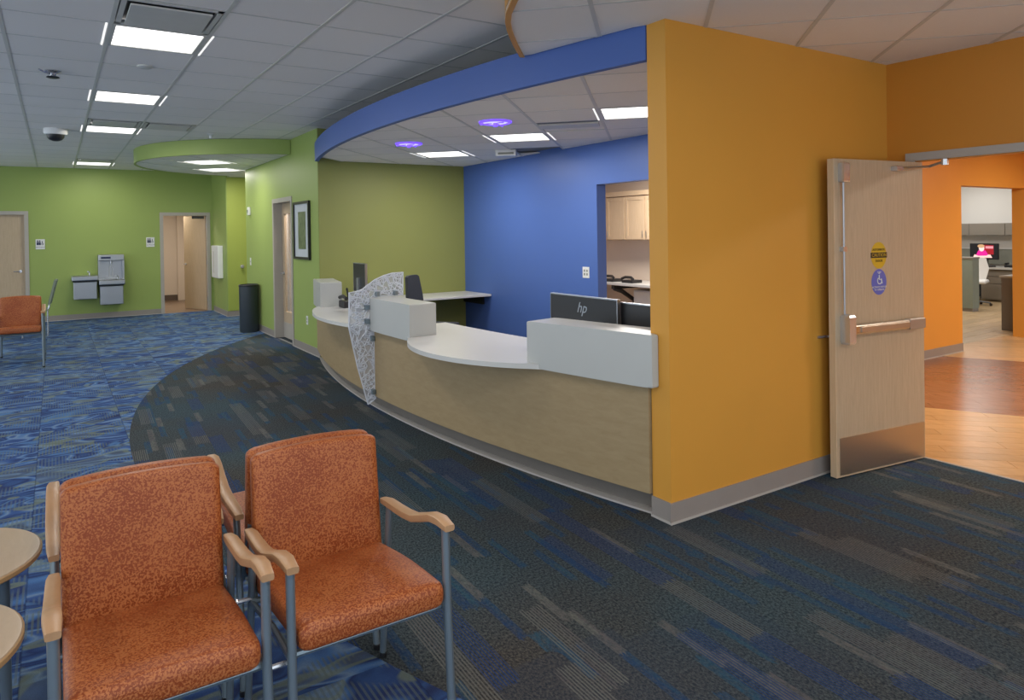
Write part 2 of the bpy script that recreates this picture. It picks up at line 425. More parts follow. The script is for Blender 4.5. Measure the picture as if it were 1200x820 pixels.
def troffer(name, corners, z, parent_label, cat_group, mat='lens'):
    """recessed 2x2 luminaire; corners = cell corners ccw"""
    c = (sum(p[0] for p in corners)/4, sum(p[1] for p in corners)/4)
    t = thing('ceiling_light', parent_label, 'ceiling light', (c[0], c[1], z), cat_group)
    s = lambda k: [(c[0]+(p[0]-c[0])*k, c[1]+(p[1]-c[1])*k) for p in corners]
    o_, i_ = s(.955), s(.90)
    bm = BM()
    for k in range(4):
        q = [o_[k], o_[(k+1) % 4], i_[(k+1) % 4], i_[k]]; addprism(bm, q, z-.004, z+.01)
    obj('frame', bm, 'tbar', t)
    e0 = (Vector(corners[1])-Vector(corners[0])).normalized()
    for sd, (p_, q_) in ((-1, (corners[0], corners[3])), (1, (corners[1], corners[2]))):
        p_, q_ = Vector(p_), Vector(q_); w0, w1 = e0*sd*.020, e0*sd*.032
        obj('side_slot', prism([tuple(p_+w0), tuple(p_+w1), tuple(q_+w1), tuple(q_+w0)], z-.003, z+.004), 'lens_rim', t)
    # coffered diffuser: bright basket sloping up
    bm = BM()
    lo, hi = s(.89), s(.5)
    a = [bm.verts.new((*p, z+.002)) for p in lo]; b = [bm.verts.new((*p, z+.012)) for p in hi]
    for k in range(4): bm.faces.new((a[k], a[(k+1) % 4], b[(k+1) % 4], b[k]))
    bm.faces.new(b)
    obj('diffuser', bm, mat, t, recalc=False)
    return t
CEIL = 3.01
main_poly = [(-5, -3), (3.2, -3), (3.2, 8.95), (2.92, 8.95), (2.92, 13.2), (3.3, 13.2), (3.3, 14.66), (2.9, 14.66), (2.9, 16.15), (-5, 16.15)]
right_edge = [(1.15, -3.0), (1.30, -1.0), (1.45, .6), (1.62, 1.7), (1.78, 2.35), (1.93, 2.87), (2.02, 3.06), (2.10, 3.19), (2.19, 3.31), (2.28, 3.42), (2.40, 3.56), (2.50, 3.67), (2.60, 3.78)]
right_poly = [(5.05, -3), (5.05, 2.72), (2.836, 2.72), (2.836, 2.86), (2.80, 2.93)] + [(dx(.03, y), y) for y in (3.1, 3.3, 3.5, 3.7)] + right_edge[::-1]
ceil_main = struct('ceiling', box(-5, 5.3, -3, 16.3, 3.05, 3.12), 'slab', label='white tiled lay-in ceiling over the waiting area and reception')
mg = lambda i, j: (.33+.6*i, 4.54+.6*j)
main_hole = {(0, 1), (0, 5), (0, 9), (0, 17), (0, 0), (0, 8), (0, 16), (0, -5)} | {(1, 8)}
ceiling_grid(ceil_main, main_poly, CEIL, mg, ((-13, 5), (-15, 20)), main_hole)
names = ['nearest of the four square lights in the left ceiling row, beside the big air grille', 'second square light from the camera in the left ceiling row',
         'third square light in the left ceiling row, just past the dome camera', 'farthest square light in the left ceiling row, by the green far wall']
for (x, y), lb in zip(MAIN_LIGHTS, names):
    x0, y0 = x-.3, y-.3
    troffer('l', [(x0, y0), (x0+.6, y0), (x0+.6, y0+.6), (x0, y0+.6)], CEIL, lb, 'square lights in the main ceiling')
# air grilles of the main ceiling
def grille(x0, y0, lb, z=CEIL, panel='white', drop=.035):
    t = thing('air_grille', lb, 'air vent', (x0+.3, y0+.3, z), 'air diffusers in the main ceiling')
    bm = BM()
    for a in ((x0+.02, x0+.58, y0+.02, y0+.05), (x0+.02, x0+.58, y0+.55, y0+.58), (x0+.02, x0+.05, y0+.02, y0+.58), (x0+.55, x0+.58, y0+.02, y0+.58)):
        addbox(bm, *a, z-.004, z+.02)
    obj('frame', bm, 'tbar', t)
    obj('recess', box(x0+.02, x0+.58, y0+.02, y0+.58, z+.03, z+.036), 'black', t)
    obj('face_plate', box(x0+.07, x0+.53, y0+.09, y0+.53, z-drop*.4, z-drop*.4+.012, bev=.003), 'tbar', t)
grille(.33, 4.54, 'big square air diffuser next to the nearest ceiling light')
grille(.33, 9.34, 'square air diffuser before the third ceiling light')
grille(.33, 14.14, 'square air diffuser before the farthest ceiling light')
grille(.93, 9.34, 'square air diffuser right of the third ceiling light, by the green canopy')
# right lower ceiling with orange edge
ceil_r = struct('ceiling', prism(right_poly, 2.79, 2.80), 'slab', label='lower tiled ceiling with orange edge over the right side')
rg = lambda i, j: ab(-.29+.6*i, 4.19+.6*j)
ceiling_grid(ceil_r, right_poly, 2.77, rg, ((-4, 11), (-12, 3)), set())
n = len(right_edge); inner = [(p[0]+.03, p[1]-.012) for p in right_edge]
struct('trim_1', ribbon(right_edge, inner, 2.762, 3.008), 'orange', label='orange curved edge of the lower ceiling', smooth=True)
# reception canopy
rec_poly = [(5.12, 2.86), (5.12, 8.95)] + arc(-.02, 2.87, 8.94)[::-1]
ceil_c = struct('ceiling', prism(rec_poly, 2.62, 2.80), 'slab', label='low tiled ceiling of the reception area')
cg = lambda i, j: ab(-.42+.6*i, 4.4+.6*j)
ceiling_grid(ceil_c, rec_poly, 2.59, cg, ((-6, 5), (-3, 10)), {(0, 2), (-2, 4), (-4, 6), (-1, 3), (-2, 6)})
rl = ['nearest light in the reception ceiling, cut by the orange wall end', 'middle light in the reception ceiling, between grille and blue lamp', 'farthest light in the reception ceiling, near the olive wall']
for (a, b), lb in zip(REC_LIGHTS, rl):
    troffer('l', [ab(a-.3, b-.3), ab(a+.3, b-.3), ab(a+.3, b+.3), ab(a-.3, b+.3)], 2.59, lb, 'square lights in the reception ceiling')
t = thing('air_grille', 'slot air grille in the reception ceiling near the blue wall', 'air vent', (*ab(-.72, 6.45), 2.59))
def rotbox(a0, a1, b0, b1, z0, z1): return prism([ab(a0, b0), ab(a1, b0), ab(a1, b1), ab(a0, b1)], z0, z1)
obj('back_panel', rotbox(-1.01, -.43, 5.61, 6.79, 2.597, 2.615), 'ctile', t)
obj('slot', rotbox(-1.0, -.46, 6.2, 6.27, 2.588, 2.597), 'black', t)
obj('blade', rotbox(-1.0, -.46, 6.28, 6.5, 2.575, 2.597), 'tbar', t)
t = thing('ceiling_projector', 'small white box fixture on the reception ceiling close to the blue wall', 'ceiling device', (4.58, 6.94, 2.59))
obj('housing', prism([(4.44, 6.99), (4.62, 6.83), (4.72, 6.95), (4.54, 7.11)], 2.52, 2.59), 'white', t)
obj('lens_window', prism([(4.46, 6.97), (4.60, 6.845), (4.605, 6.85), (4.465, 6.975)], 2.535, 2.56), 'grey', t)
for (x, y), lb in (((3.297, 5.187), 'round blue glowing lamp before the middle reception light'), ((3.252, 6.869), 'round blue glowing lamp before the farthest reception light')):
    t = thing('blue_lamp', lb, 'ceiling lamp', (x, y, 2.59), 'blue lamps in the reception ceiling')
    obj('trim_ring', lathe([(.145, 0), (.145, -.012), (.125, -.018), (.120, 0)], (x, y, 2.59), 32), 'bluelens', t, True)
    obj('glow_disc', lathe([(.118, -.004), (.10, -.012), (.06, -.014)], (x, y, 2.59), 32), 'bluewhite', t, True)
    bm = BM()
    for q in range(3):
        an = q*2*pi/3+.5; addtube(bm, [(x+.03*math.cos(an), y+.03*math.sin(an), 2.575), (x+.135*math.cos(an), y+.135*math.sin(an), 2.565)], .006, 6)
    addtube(bm, [(x, y, 2.58), (x, y, 2.545)], .02, 10)
    obj('spider', bm, 'bluelens', t)
struct('trim_2', ribbon(arc(.02, 2.865, 8.948, 48), arc(-.03, 2.865, 8.948, 48), 2.575, 2.81), 'fascia_blue', label='blue curved fascia above the reception desk', smooth=True)
# green round canopy
cc, cr = (3.22, 12.28), 2.12
ang = [math.acos(-(cc[0]-2.915)/cr)]
th0 = math.acos((2.915-cc[0])/cr)
arcpts = [(cc[0]+cr*math.cos(t_), cc[1]+cr*math.sin(t_)) for t_ in [(2*pi-th0)-( (2*pi-th0)-th0)*i/40 for i in range(41)]]   # from low y round the left to high y
soff_poly = [p for p in arcpts if p[1] < 14.6]
soff_poly = soff_poly[::-1] + [(2.915, soff_poly[0][1])] if False else soff_poly
sp = soff_poly[::-1]
sp = sp + [(2.915, 14.3)] if sp[-1][1] > 13 else sp
green_ceil = struct('ceiling', prism(soff_poly, 2.82, 2.83), 'slab', label='round lowered tiled ceiling by the green corridor')
sg = lambda i, j: ab(-6.93-.3+.6*i, 9.87+.6*j-.3)
# clockwise polygon works for clipping too, as the cell is the convex one
ceiling_grid(green_ceil, soff_poly, 2.80, sg, ((-4, 5), (-4, 7)), {(0, 0), (-1, 2)})
outer = [(cc[0]+(p[0]-cc[0])*1.015, cc[1]+(p[1]-cc[1])*1.015) for p in arcpts]
struct('trim_3', ribbon(outer, arcpts, 2.79, 3.005), 'green', label='green curved fascia of the round lowered ceiling', smooth=True)
for i, j, lb in ((0, 0, 'light in the round lowered ceiling, the one nearer the camera'), (-1, 2, 'light in the round lowered ceiling, the farther one')):
    troffer('l', [sg(i, j), sg(i+1, j), sg(i+1, j+1), sg(i, j+1)], 2.80, lb, 'lights in the round green ceiling')
struct('ceiling', box(2.93, 4.2, 13.0, 14.66, 2.80, 2.85), 'ctile', label='flat ceiling of the alcove behind the green wall')
# ceiling devices
t = thing('sprinkler', 'dark sprinkler device on the ceiling left of the nearest light', 'sprinkler', (.006, 6.837, CEIL))
obj('escutcheon', lathe([(.06, 0), (.06, -.006), (.03, -.02), (.02, -.045)], (.006, 6.837, CEIL), 20), 'chrome', t, True)
obj('deflector', lathe([(.045, -.05), (.05, -.056), (.03, -.062)], (.006, 6.837, CEIL), 16), 'black', t)
obj('lever', tube([(-.01, 6.83, CEIL-.03), (-.09, 6.75, CEIL-.015)], .008, 8), 'chrome', t)
t = thing('dome_camera', 'dark dome security camera on the left ceiling', 'camera', (.025, 10.44, CEIL))
obj('mount', lathe([(.13, 0), (.135, -.05), (.12, -.075)], (.025, 10.44, CEIL), 24), 'white', t, True)
obj('dome', lathe([(.10, -.075), (.095, -.11), (.07, -.14), (.03, -.155), (.005, -.158)], (.025, 10.44, CEIL), 24), 'black', t, True)
t = thing('smoke_detector', 'flat round smoke detector between the second and first ceiling lights', 'detector', (.64, 6.3, CEIL))
obj('base', lathe([(.06, 0), (.06, -.01), (.04, -.02)], (.64, 6.3, CEIL), 20), 'tbar', t, True)
t = thing('sprinkler', 'small white sprinkler on the ceiling above the green canopy', 'sprinkler', (1.82, 10.1, CEIL))
obj('escutcheon', lathe([(.05, 0), (.05, -.006), (.025, -.02), (.02, -.06)], (1.82, 10.1, CEIL), 16), 'white', t, True)
# ------------------------------------------------------------------ floors
c0 = (9.45, 5.62); cR = 9.0
bound = []
for i in range(61):
    t_ = math.radians(128)+math.radians(104)*i/60
    bound.append((c0[0]+cR*math.cos(t_), c0[1]+cR*math.sin(t_)))
floor = struct('floor', box(-5, 18, -3, 19, -.06, -.012), 'slab', label='carpeted and planked floor')
obj('carpet_dark_field', prism([(5.11, -3), (5.11, 2.86), (5.3, 2.86), (5.3, 8.96), (2.93, 8.96), (2.93, 13.0), (4.2, 13.0), (4.2, 14.7), (2.93, 14.7), (2.93, 16.16), (-1, 16.16), (-1, -3)], -.012, 0), 'carpet_dark', floor)
bl = [(-5, -3), (-5, 16.15)] + [(2.9, 16.15), (2.9, 14.66), (3.3, 14.66), (3.3, 13.05), (2.92, 13.05)] + [p for p in bound if p[0] < 2.92 and p[1] > -3] + [(2.6, -3)]
obj('carpet_blue_field', prism(bl[::-1], -.011, .0012), 'carpet_blue', floor)
obj('threshold_floor', box(-2, 4.2, 16.15, 19.6, -.02, -.001), plain('brown_tile', (.20, .13, .08), .3), floor)
obj('closet_floor', box(3.0, 5.0, 9.1, 16.1, -.02, -.0008), 'carpet_dark', floor)
obj('kitchen_floor', box(5.13, 8, 4.6, 9.2, -.02, .0), 'plank_o', floor)
obj('threshold_strip', box(5.095, 5.115, .5, 2.53, -.01, .004), 'frame', floor)
# corridor planks in three colour zones
k0, k1 = Vector((6.68, 2.9)), Vector((9.43, 3.9))
def band(cx_, cy_, r, a0, a1, n=40): return [(cx_+r*math.cos(math.radians(a0+(a1-a0)*i/n)), cy_+r*math.sin(math.radians(a0+(a1-a0)*i/n))) for i in range(n+1)]
# two near-parallel curved joints crossing the corridor
j1 = [(6.15, 4.34), (6.33, 3.7), (6.507, 3.218), (6.858, 2.581), (7.3, 1.9), (8.0, 1.1), (9.0, .2), (10.4, -.8)]
j2 = [(9.21, 4.6), (9.23, 4.4), (9.30, 4.201), (9.45, 3.9), (9.60, 3.58), (10.0, 3.0), (10.6, 2.3), (11.6, 1.4)]
zone_near = [(5.115, 4.34), (5.115, -1.0)] + [(10.4, -1.0)] + j1[::-1]
zone_mid = j1 + [(11.6, -.8)] + j2[::-1]
zone_far = j2 + [(14, 1.4), (14, 4.6)]
def planks(zone, mat, z, ang_, wid, ln, bounds, nm='floor_plank'):
    ca, sa = math.cos(ang_), math.sin(ang_); i0, i1, j0, j1_ = bounds; rest = BM(); nr = 0; cnt = 0
    for j in range(j0, j1_):
        off = (j*.37) % 1*ln
        for i in range(i0, i1):
            a0, a1, b0, b1 = i*ln+off+.0015, (i+1)*ln+off-.0015, j*wid+.0015, (j+1)*wid-.0015
            cell = [(a*ca-b*sa, a*sa+b*ca) for a, b in ((a0, b0), (a1, b0), (a1, b1), (a0, b1))]
            poly = clip(zone, cell)
            if not poly: continue
            c = (sum(p[0] for p in poly)/len(poly), sum(p[1] for p in poly)/len(poly))
            if cnt < 140 and any(seen(p[0], p[1], 0, 5) for p in poly+[c]):
                obj(nm, prism(poly, -.010, z), mat, floor); cnt += 1
            else: addprism(rest, poly, -.010, z); nr += 1
    if nr: obj('floor_plank_field', rest, mat, floor, kind='stuff')
    else: rest.free()
planks(zone_near, 'plank_l', 0., -pi/4, .15, 1.2, (-4, 12, 10, 70))
planks(zone_mid, 'plank_d', 0., -pi/4, .15, 1.2, (-2, 14, 30, 100))
planks(zone_far, 'plank_l', 0., -pi/4, .15, 1.2, (0, 14, 60, 130))
planks([(9.4, 4.6), (17.3, 4.6), (17.3, 9.5), (9.4, 9.5)], 'plank_o', 0., 0.04, .2, 1.2, (6, 16, 18, 50))
# ------------------------------------------------------------------ walls
TOP = 3.04
struct('wall_back', boxes((-5, -1.42, 16.15, 16.3, 0, TOP), (-1.42, -.49, 16.15, 16.3, 2.10, TOP), (-.49, 1.915, 16.15, 16.3, 0, TOP), (1.915, 2.80, 16.15, 16.3, 2.08, TOP), (2.80, 2.9, 16.15, 16.3, 0, TOP)), 'green', label='green far wall with two restroom doors')
struct('wall_alcove_left', box(2.9, 3.0, 14.66, 16.3, 0, TOP), 'green', label='narrow green wall right of the far restroom door')
struct('wall_alcove_back', boxes((3.0, 4.2, 14.66, 14.8, 0, 2.85),), 'green', label='green wall at the back of the alcove')
struct('wall_green_side', boxes((2.92, 3.04, 8.951, 10.19, 0, TOP), (2.92, 3.04, 10.19, 11.15, 2.13, TOP), (2.92, 3.04, 11.15, 13.05, 0, TOP)), 'green', label='green side wall with the glazed door and framed picture')
struct('wall_alcove_right', box(4.2, 4.3, 13.05, 14.8, 0, 2.85), 'green', label='hidden end wall of the alcove')
struct('wall_reception_back', boxes((3.04, 5.3, 8.95, 9.07, 0, TOP), (2.923, 3.04, 8.942, 8.95, 0, TOP)), 'olive', label='olive green wall behind the reception desk')
struct('wall_reception_side', boxes((5.12, 5.25, 2.86, 5.05, 0, TOP), (5.12, 5.25, 5.05, 5.97, 2.13, TOP), (5.12, 5.25, 5.97, 8.95, 0, TOP)), 'blue', label='blue reception wall with an opening to the kitchenette')
struct('wall_orange', box(2.836, 5.05, 2.72, 2.86, 0, TOP), 'orange', label='orange wall ending beside the reception desk')
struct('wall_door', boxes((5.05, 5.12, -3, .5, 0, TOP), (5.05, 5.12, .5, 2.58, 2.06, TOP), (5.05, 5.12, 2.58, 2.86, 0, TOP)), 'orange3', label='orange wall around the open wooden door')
struct('wall_corridor', boxes((5.25, 9.78, 4.34, 4.51, 0, 2.8), (9.78, 11.65, 4.34, 4.51, 2.12, 2.8), (11.65, 14, 4.34, 4.51, 0, 2.8)), 'orange2', label='bright orange corridor wall with an office opening')
struct('wall_corridor_end', box(14, 14.15, -2, 4.51, 0, 2.8), 'orange2', label='end wall of the corridor')
struct('wall_corridor_right', box(5.12, 14, -2.15, -2, 0, 2.8), 'orange2', label='hidden right wall of the corridor')
struct('wall_office_back', box(17.3, 17.45, 4.4, 10, 0, 2.8), 'white_wall', label='white wall at the back of the office')
struct('wall_office_left', box(8.2, 17.3, 9.6, 9.75, 0, 2.8), 'white_wall', label='side wall of the office')
struct('ceiling', box(5.12, 17.4, -2.1, 9.7, 2.72, 2.8), 'ctile', label='plain ceiling of the corridor and office')
struct('wall_kitchen_back', box(7.65, 7.75, 4.6, 9.2, 0, 2.72), 'cream', label='cream back wall of the kitchenette')
struct('wall_kitchen_left', box(5.25, 7.7, 9.0, 9.1, 0, 2.72), 'cream', label='cream side wall of the kitchenette')
struct('wall_kitchen_right', box(5.25, 7.7, 4.52, 4.62, 0, 2.72), 'cream', label='other side wall of the kitchenette')
struct('wall_restroom_back', boxes((-2.2, 4.2, 19.4, 19.5, 0, 2.7), (2.62, 2.80, 19.3, 19.4, 0, 2.7)), 'tilewall', label='beige wall inside the restroom')
struct('wall_restroom_left', box(1.2, 1.3, 16.3, 19.4, 0, 2.7), 'tilewall', label='beige left wall inside the restroom')
struct('wall_restroom_right', box(3.0, 3.1, 16.3, 19.4, 0, 2.7), 'tilewall', label='beige right wall inside the restroom')
struct('ceiling', box(-2.2, 3.1, 16.3, 19.5, 2.65, 2.7), 'ctile', label='restroom ceiling')
struct('wall_closet_back', box(4.6, 4.7, 9.1, 13, 0, 2.6), 'cream', label='back wall of the small room behind the glazed door')
struct('ceiling', box(3.04, 4.7, 9.07, 13.05, 2.55, 2.6), 'ctile', label='ceiling of the small room behind the glazed door')
struct('wall_closet_end', box(3.04, 4.7, 13.0, 13.05, 0, 2.6), 'cream', label='end wall of the small room behind the glazed door')
# baseboards
struct('baseboard_restroom', box(1.3, 3.0, 19.385, 19.4, 0, .14), plain('brown_base', (.10, .07, .05), .5), label='dark brown base inside the restroom')
def baseb(name, x0, x1, y0, y1, side, lb, hgt=.11):
    d = .008; e = .014
    dx_ = {'-x': (-d, 0), '+x': (0, d)}.get(side, (0, 0)); dy_ = {'-y': (-d, 0), '+y': (0, d)}.get(side, (0, 0))
    ex_ = {'-x': (-e, 0), '+x': (0, e)}.get(side, (0, 0)); ey_ = {'-y': (-e, 0), '+y': (0, e)}.get(side, (0, 0))
    o = struct(name, box(x0+dx_[0], x1+dx_[1], y0+dy_[0], y1+dy_[1], .012, hgt), 'base', label=lb)
    obj('toe', box(x0+ex_[0], x1+ex_[1], y0+ey_[0], y1+ey_[1], 0, .012), 'base_toe', o)
baseb('baseboard_orange', 2.8215, 5.05, 2.72, 2.72, '-y', 'grey vinyl base along the orange wall', .115)
baseb('baseboard_orange_end', 2.836, 2.836, 2.7205, 2.862, '-x', 'grey vinyl base on the orange wall end', .115)
baseb('baseboard_back', -.43, 1.86, 16.15, 16.15, '-y', 'grey vinyl base along the green far wall')
baseb('baseboard_alcove_left', 2.9, 2.9, 14.65, 16.1, '-x', 'grey vinyl base on the narrow green wall')
baseb('baseboard_alcove_back', 2.9, 4.1, 14.66, 14.66, '-y', 'grey vinyl base at the back of the alcove')
baseb('baseboard_green_far', 2.92, 2.92, 11.21, 13.05, '-x', 'grey vinyl base on the green wall beyond the glazed door')
baseb('baseboard_green_near', 2.92, 2.92, 8.95, 10.13, '-x', 'grey vinyl base on the green wall below the picture')
baseb('baseboard_corridor', 5.3, 9.78, 4.34, 4.34, '-y', 'grey vinyl base along the corridor wall')
baseb('baseboard_corridor_far', 11.65, 14, 4.34, 4.34, '-y', 'grey vinyl base right of the office opening')
# frames and doors
def door_frame(name, plane, axis, a0, a1, top, lb, d=.05, w=.055, back=.14):
    """axis 'x': opening spans x at y=plane; 'y': spans y at x=plane"""
    bm = BM()
    for q in ((a0-w, a0+.012, 0, top+w), (a1-.012, a1+w, 0, top+w), (a0+.012, a1-.012, top-.012, top+w)):
        if axis == 'x': addbox(bm, q[0], q[1], plane-.012, plane+back, q[2], q[3])
        else: addbox(bm, plane-.012, plane+back, q[0], q[1], q[2], q[3])
    return struct(name, bm, 'frame', label=lb)
f_ = door_frame('trim_4', 16.15, 'x', 1.915, 2.80, 2.08, 'taupe frame of the open restroom door')
f_ = door_frame('trim_5', 16.15, 'x', -1.42, -.49, 2.10, 'taupe frame of the restroom door at the left edge')
f_ = door_frame('trim_6', 2.92, 'y', 10.19, 11.15, 2.13, 'taupe frame of the glazed door', back=.22)
def handle(parent, p, out, along, mat='chrome'):
    p = Vector(p); out = Vector(out); along = Vector(along); bm = BM()
    addtube(bm, [p, p+out*.012], .027, 14); addtube(bm, [p+out*.01, p+out*.055], .010, 8); addtube(bm, [p+out*.05, p+out*.05+along*.11], .009, 8)
    return obj('lever_handle', bm, mat, parent, True)
d = struct('door_1', boxes((-1.42, -.49, 16.20, 16.245, .006, 2.10)), 'maple', label='closed pale wooden restroom door at the left edge')
handle(d, (-.58, 16.20, 1.0), (0, -1, 0), (-1, 0, 0))
# restroom door standing open inward, hinged on the right
d = thing('door_2', 'pale wooden restroom door standing open at the far wall', 'door', (2.78, 16.25, 0), kind='structure')
hx, hy, an = 2.775, 16.25, math.radians(112)
ux, uy = math.cos(an), math.sin(an)
leaf = [(hx, hy), (hx+ux*.86, hy+uy*.86), (hx+ux*.86+uy*.042, hy+uy*.86-ux*.042), (hx+uy*.042, hy-ux*.042)]
leaf_o = obj('leaf', prism(leaf, .01, 2.07), 'maple', d)
handle(leaf_o, (hx+ux*.79, hy+uy*.79, 1.0), (-uy, ux, 0), (-ux, -uy, 0))
obj('door_closer', box(2.5, 2.74, 16.19, 16.23, 2.0, 2.06), 'black', d)
for z in (.25, 1.05, 1.85): obj('hinge', box(2.782, 2.80, 16.19, 16.24, z-.05, z+.05), 'steel', d)
# glazed door in the green side wall
d = thing('door_3', 'wooden door with a tall glass pane in the green side wall', 'door', (3.0, 10.67, 0), kind='structure')
bm = boxes((3.045, 3.085, 10.205, 10.32, .01, 2.115), (3.045, 3.085, 11.02, 11.135, .01, 2.115), (3.045, 3.085, 10.32, 11.02, 1.95, 2.115), (3.045, 3.085, 10.32, 11.02, .25, .42))
obj('leaf_frame', bm, 'maple', d)
obj('kick_panel', box(3.04, 3.085, 10.21, 11.13, .01, .25), 'frame', d)
obj('glass_pane', box(3.06, 3.066, 10.32, 11.02, .42, 1.95), 'glass', d)
handle(d, (3.045, 11.06, 1.02), (-1, 0, 0), (0, -1, 0))
t = thing('wall_cabinet', 'dark cabinet seen through the glass pane', 'cabinet', (4.3, 11.5, 0))
obj('body', box(4.05, 4.55, 10.9, 12.4, 0, 1.05), 'taupe', t); obj('top', box(4.0, 4.56, 10.85, 12.45, 1.05, 1.08), 'white', t)
# painted door in the alcove
d = thing('door_4', 'green painted door with a round knob in the alcove', 'door', (3.6, 14.66, 0), kind='structure')
obj('leaf', box(2.915, 3.75, 14.645, 14.66, .115, 2.79), paint('bright_green_paint', (.36, .43, .09), .45), d)
obj('knob', lathe([(.02, 0), (.02, .03), (.04, .05), (.035, .075), (.01, .08)], (0, 0, 0), 16), 'chrome', d, True)
kb = d.children[-1] if d.children else None
for ch in d.children:
    if ch.name.startswith('knob'):
        ch.location = Vector((3.177, 14.645, 1.0)); ch.rotation_euler = (pi/2, 0, 0)
        for v in ch.data.vertices: v.co += Vector(d.location)
        ch.location -= Vector(d.location)
# ------------------------------------------------------------------ big open door on the right
t = thing('door_5', 'tall maple door with steel push bar standing open against the orange wall', 'door', (5.06, 2.5, 0), kind='structure')
H0, H1 = Vector((5.085, 2.50, 0)), Vector((4.205, 2.605, 0))     # hinge end, free end (visible face)
du = (H0-H1).normalized(); dn = Vector((du.y, -du.x, 0))         # dn points toward the camera side
if dn.y > 0: dn = -dn
W = (H0-H1).length
def L(a, o_=0., z=0.): v = H1+du*a+dn*o_; return (v.x, v.y, z)
def dprism(a0, a1, o0, o1, z0, z1, bev=0): return prism([L(a0, o0)[:2], L(a1, o0)[:2], L(a1, o1)[:2], L(a0, o1)[:2]], z0, z1, bev)
leaf = obj('leaf', dprism(0, W, 0, -.045, .008, 2.055), 'maple', t)
obj('edge_band', dprism(-.001, .004, .0005, -.0455, .008, 2.055), wood('edge_maple', (.58, .44, .28), (.66, .52, .35), .4, (14, 14, 1)), t)
obj('kick_plate', dprism(.03, W-.01, .002, 0, .02, .26), steel('kick_plate_steel', (.58, .51, .42), .4, (30, 30, 1)), t)
dv = obj('exit_device', dprism(.10, W-.075, .055, .02, .925, .985, .008), steel('push_bar_steel', (.55, .50, .44), .3), t)
obj('end_cap', dprism(W-.23, W-.07, .058, .018, .92, .99, .006), plain('push_bar_cap', (.42, .38, .34), .4, .6), dv)
obj('latch_case', dprism(.045, .105, .07, .0, .86, 1.06, .02), 'chrome', dv)
obj('latch_neck', dprism(.10, .155, .05, .01, .935, .975, .006), 'chrome', dv)
obj('touch_pad', dprism(.17, W-.24, .063, .05, .935, .975, .004), plain('push_pad', (.50, .42, .33), .3, .7), dv)
rd = obj('vertical_rod', tube([L(.065, .02, 1.05), L(.065, .02, 1.95)], .0065, 8), 'steel', t)
obj('rod_guide', dprism(.05, .08, .03, 0, 1.46, 1.49), 'chrome', rd)
obj('top_latch', dprism(.04, .095, .045, 0, 1.90, 2.03, .012), 'chrome', t)
arm = obj('closer_arm', tube([L(W-.30, .03, 2.0), L(W-.02, .06, 2.02), (5.03, 2.33, 2.045)], .009, 8), 'steel', t)
obj('arm_foot', dprism(W-.33, W-.27, .045, 0, 1.985, 2.02, .006), 'chrome', arm)
obj('arm_joint', tube([(5.03, 2.33, 2.02), (5.03, 2.33, 2.06)], .022, 12), 'chrome', arm)
obj('back_lever', tube([L(.07, -.045, .90), L(.07, -.11, .90), L(-.03, -.11, .90)], .009, 8), 'chrome', t)
# decals
def disc(a, z, rx, rz, o_, mat, parent, nm, n=28, seg=(0, 2*pi)):
    bm = BM(); vs = [bm.verts.new(L(a+rx*math.cos(2*pi*k/n), o_, z+rz*math.sin(2*pi*k/n))) for k in range(n)]
    vb = [bm.verts.new(L(a+rx*math.cos(2*pi*k/n), o_-.001, z+rz*math.sin(2*pi*k/n))) for k in range(n)]
    bm.faces.new(vs); bm.faces.new(vb[::-1])
    for k in range(n): bm.faces.new((vs[k], vb[k], vb[(k+1) % n], vs[(k+1) % n]))
    return obj(nm, bm, mat, parent)
def dtext(s, a, z, size, mat, parent, nm='lettering', o_=.003, shear=0.):
    return obj(nm, text_bm(s, size, frame_mat(L(a, o_, z), du, (0, 0, 1)), .0004, shear=shear), mat, parent, recalc=False)
AD = W*.50
y_ = disc(AD-.02, 1.425, .077, .088, .0015, 'yellow', t, 'caution_decal'); y_['label'] = 'round yellow caution decal'
dtext('AUTOMATIC', AD-.02, 1.462, .022, 'ink', y_)
bm = dprism(AD-.10, AD+.06, .003, .001, 1.408, 1.444); obj('word_bar', bm, 'ink', y_)
dtext('CAUTION', AD-.02, 1.426, .032, 'yellow', y_, o_=.004)
dtext('DOOR', AD-.02, 1.388, .024, 'ink', y_)
b_ = disc(AD-.02, 1.248, .074, .086, .0015, 'stick_blue', t, 'access_decal'); b_['label'] = 'round blue wheelchair decal'
dtext('PUSH', AD-.02, 1.312, .015, 'white', b_)
bm = BM(); wc = AD-.02
wheel = [L(wc+.002+.021*math.cos(q), .004, 1.256+.021*math.sin(q)) for q in [math.radians(120+280*i/14) for i in range(15)]]
addtube(bm, wheel, .0032, 6)
addtube(bm, [L(wc-.003, .004, 1.295), L(wc, .004, 1.265), L(wc+.018, .004, 1.263), L(wc+.028, .004, 1.238)], .0036, 6)
addtube(bm, [L(wc-.004, .004, 1.303), L(wc-.004, .004, 1.307)], .006, 8)
obj('wheelchair_symbol', bm, 'white', b_)
dtext('ACTIVATE SWITCH', wc, 1.214, .0165, 'white', b_); dtext('TO OPERATE', wc, 1.196, .0165, 'white', b_)
# steel frame of that doorway
bm = boxes((5.03, 5.14, 2.53, 2.585, 0, 2.12), (5.03, 5.14, .45, .50, 0, 2.12), (5.03, 5.14, .50, 2.53, 2.065, 2.12))
struct('trim_7', bm, 'frame', label='taupe steel frame of the wide doorway')
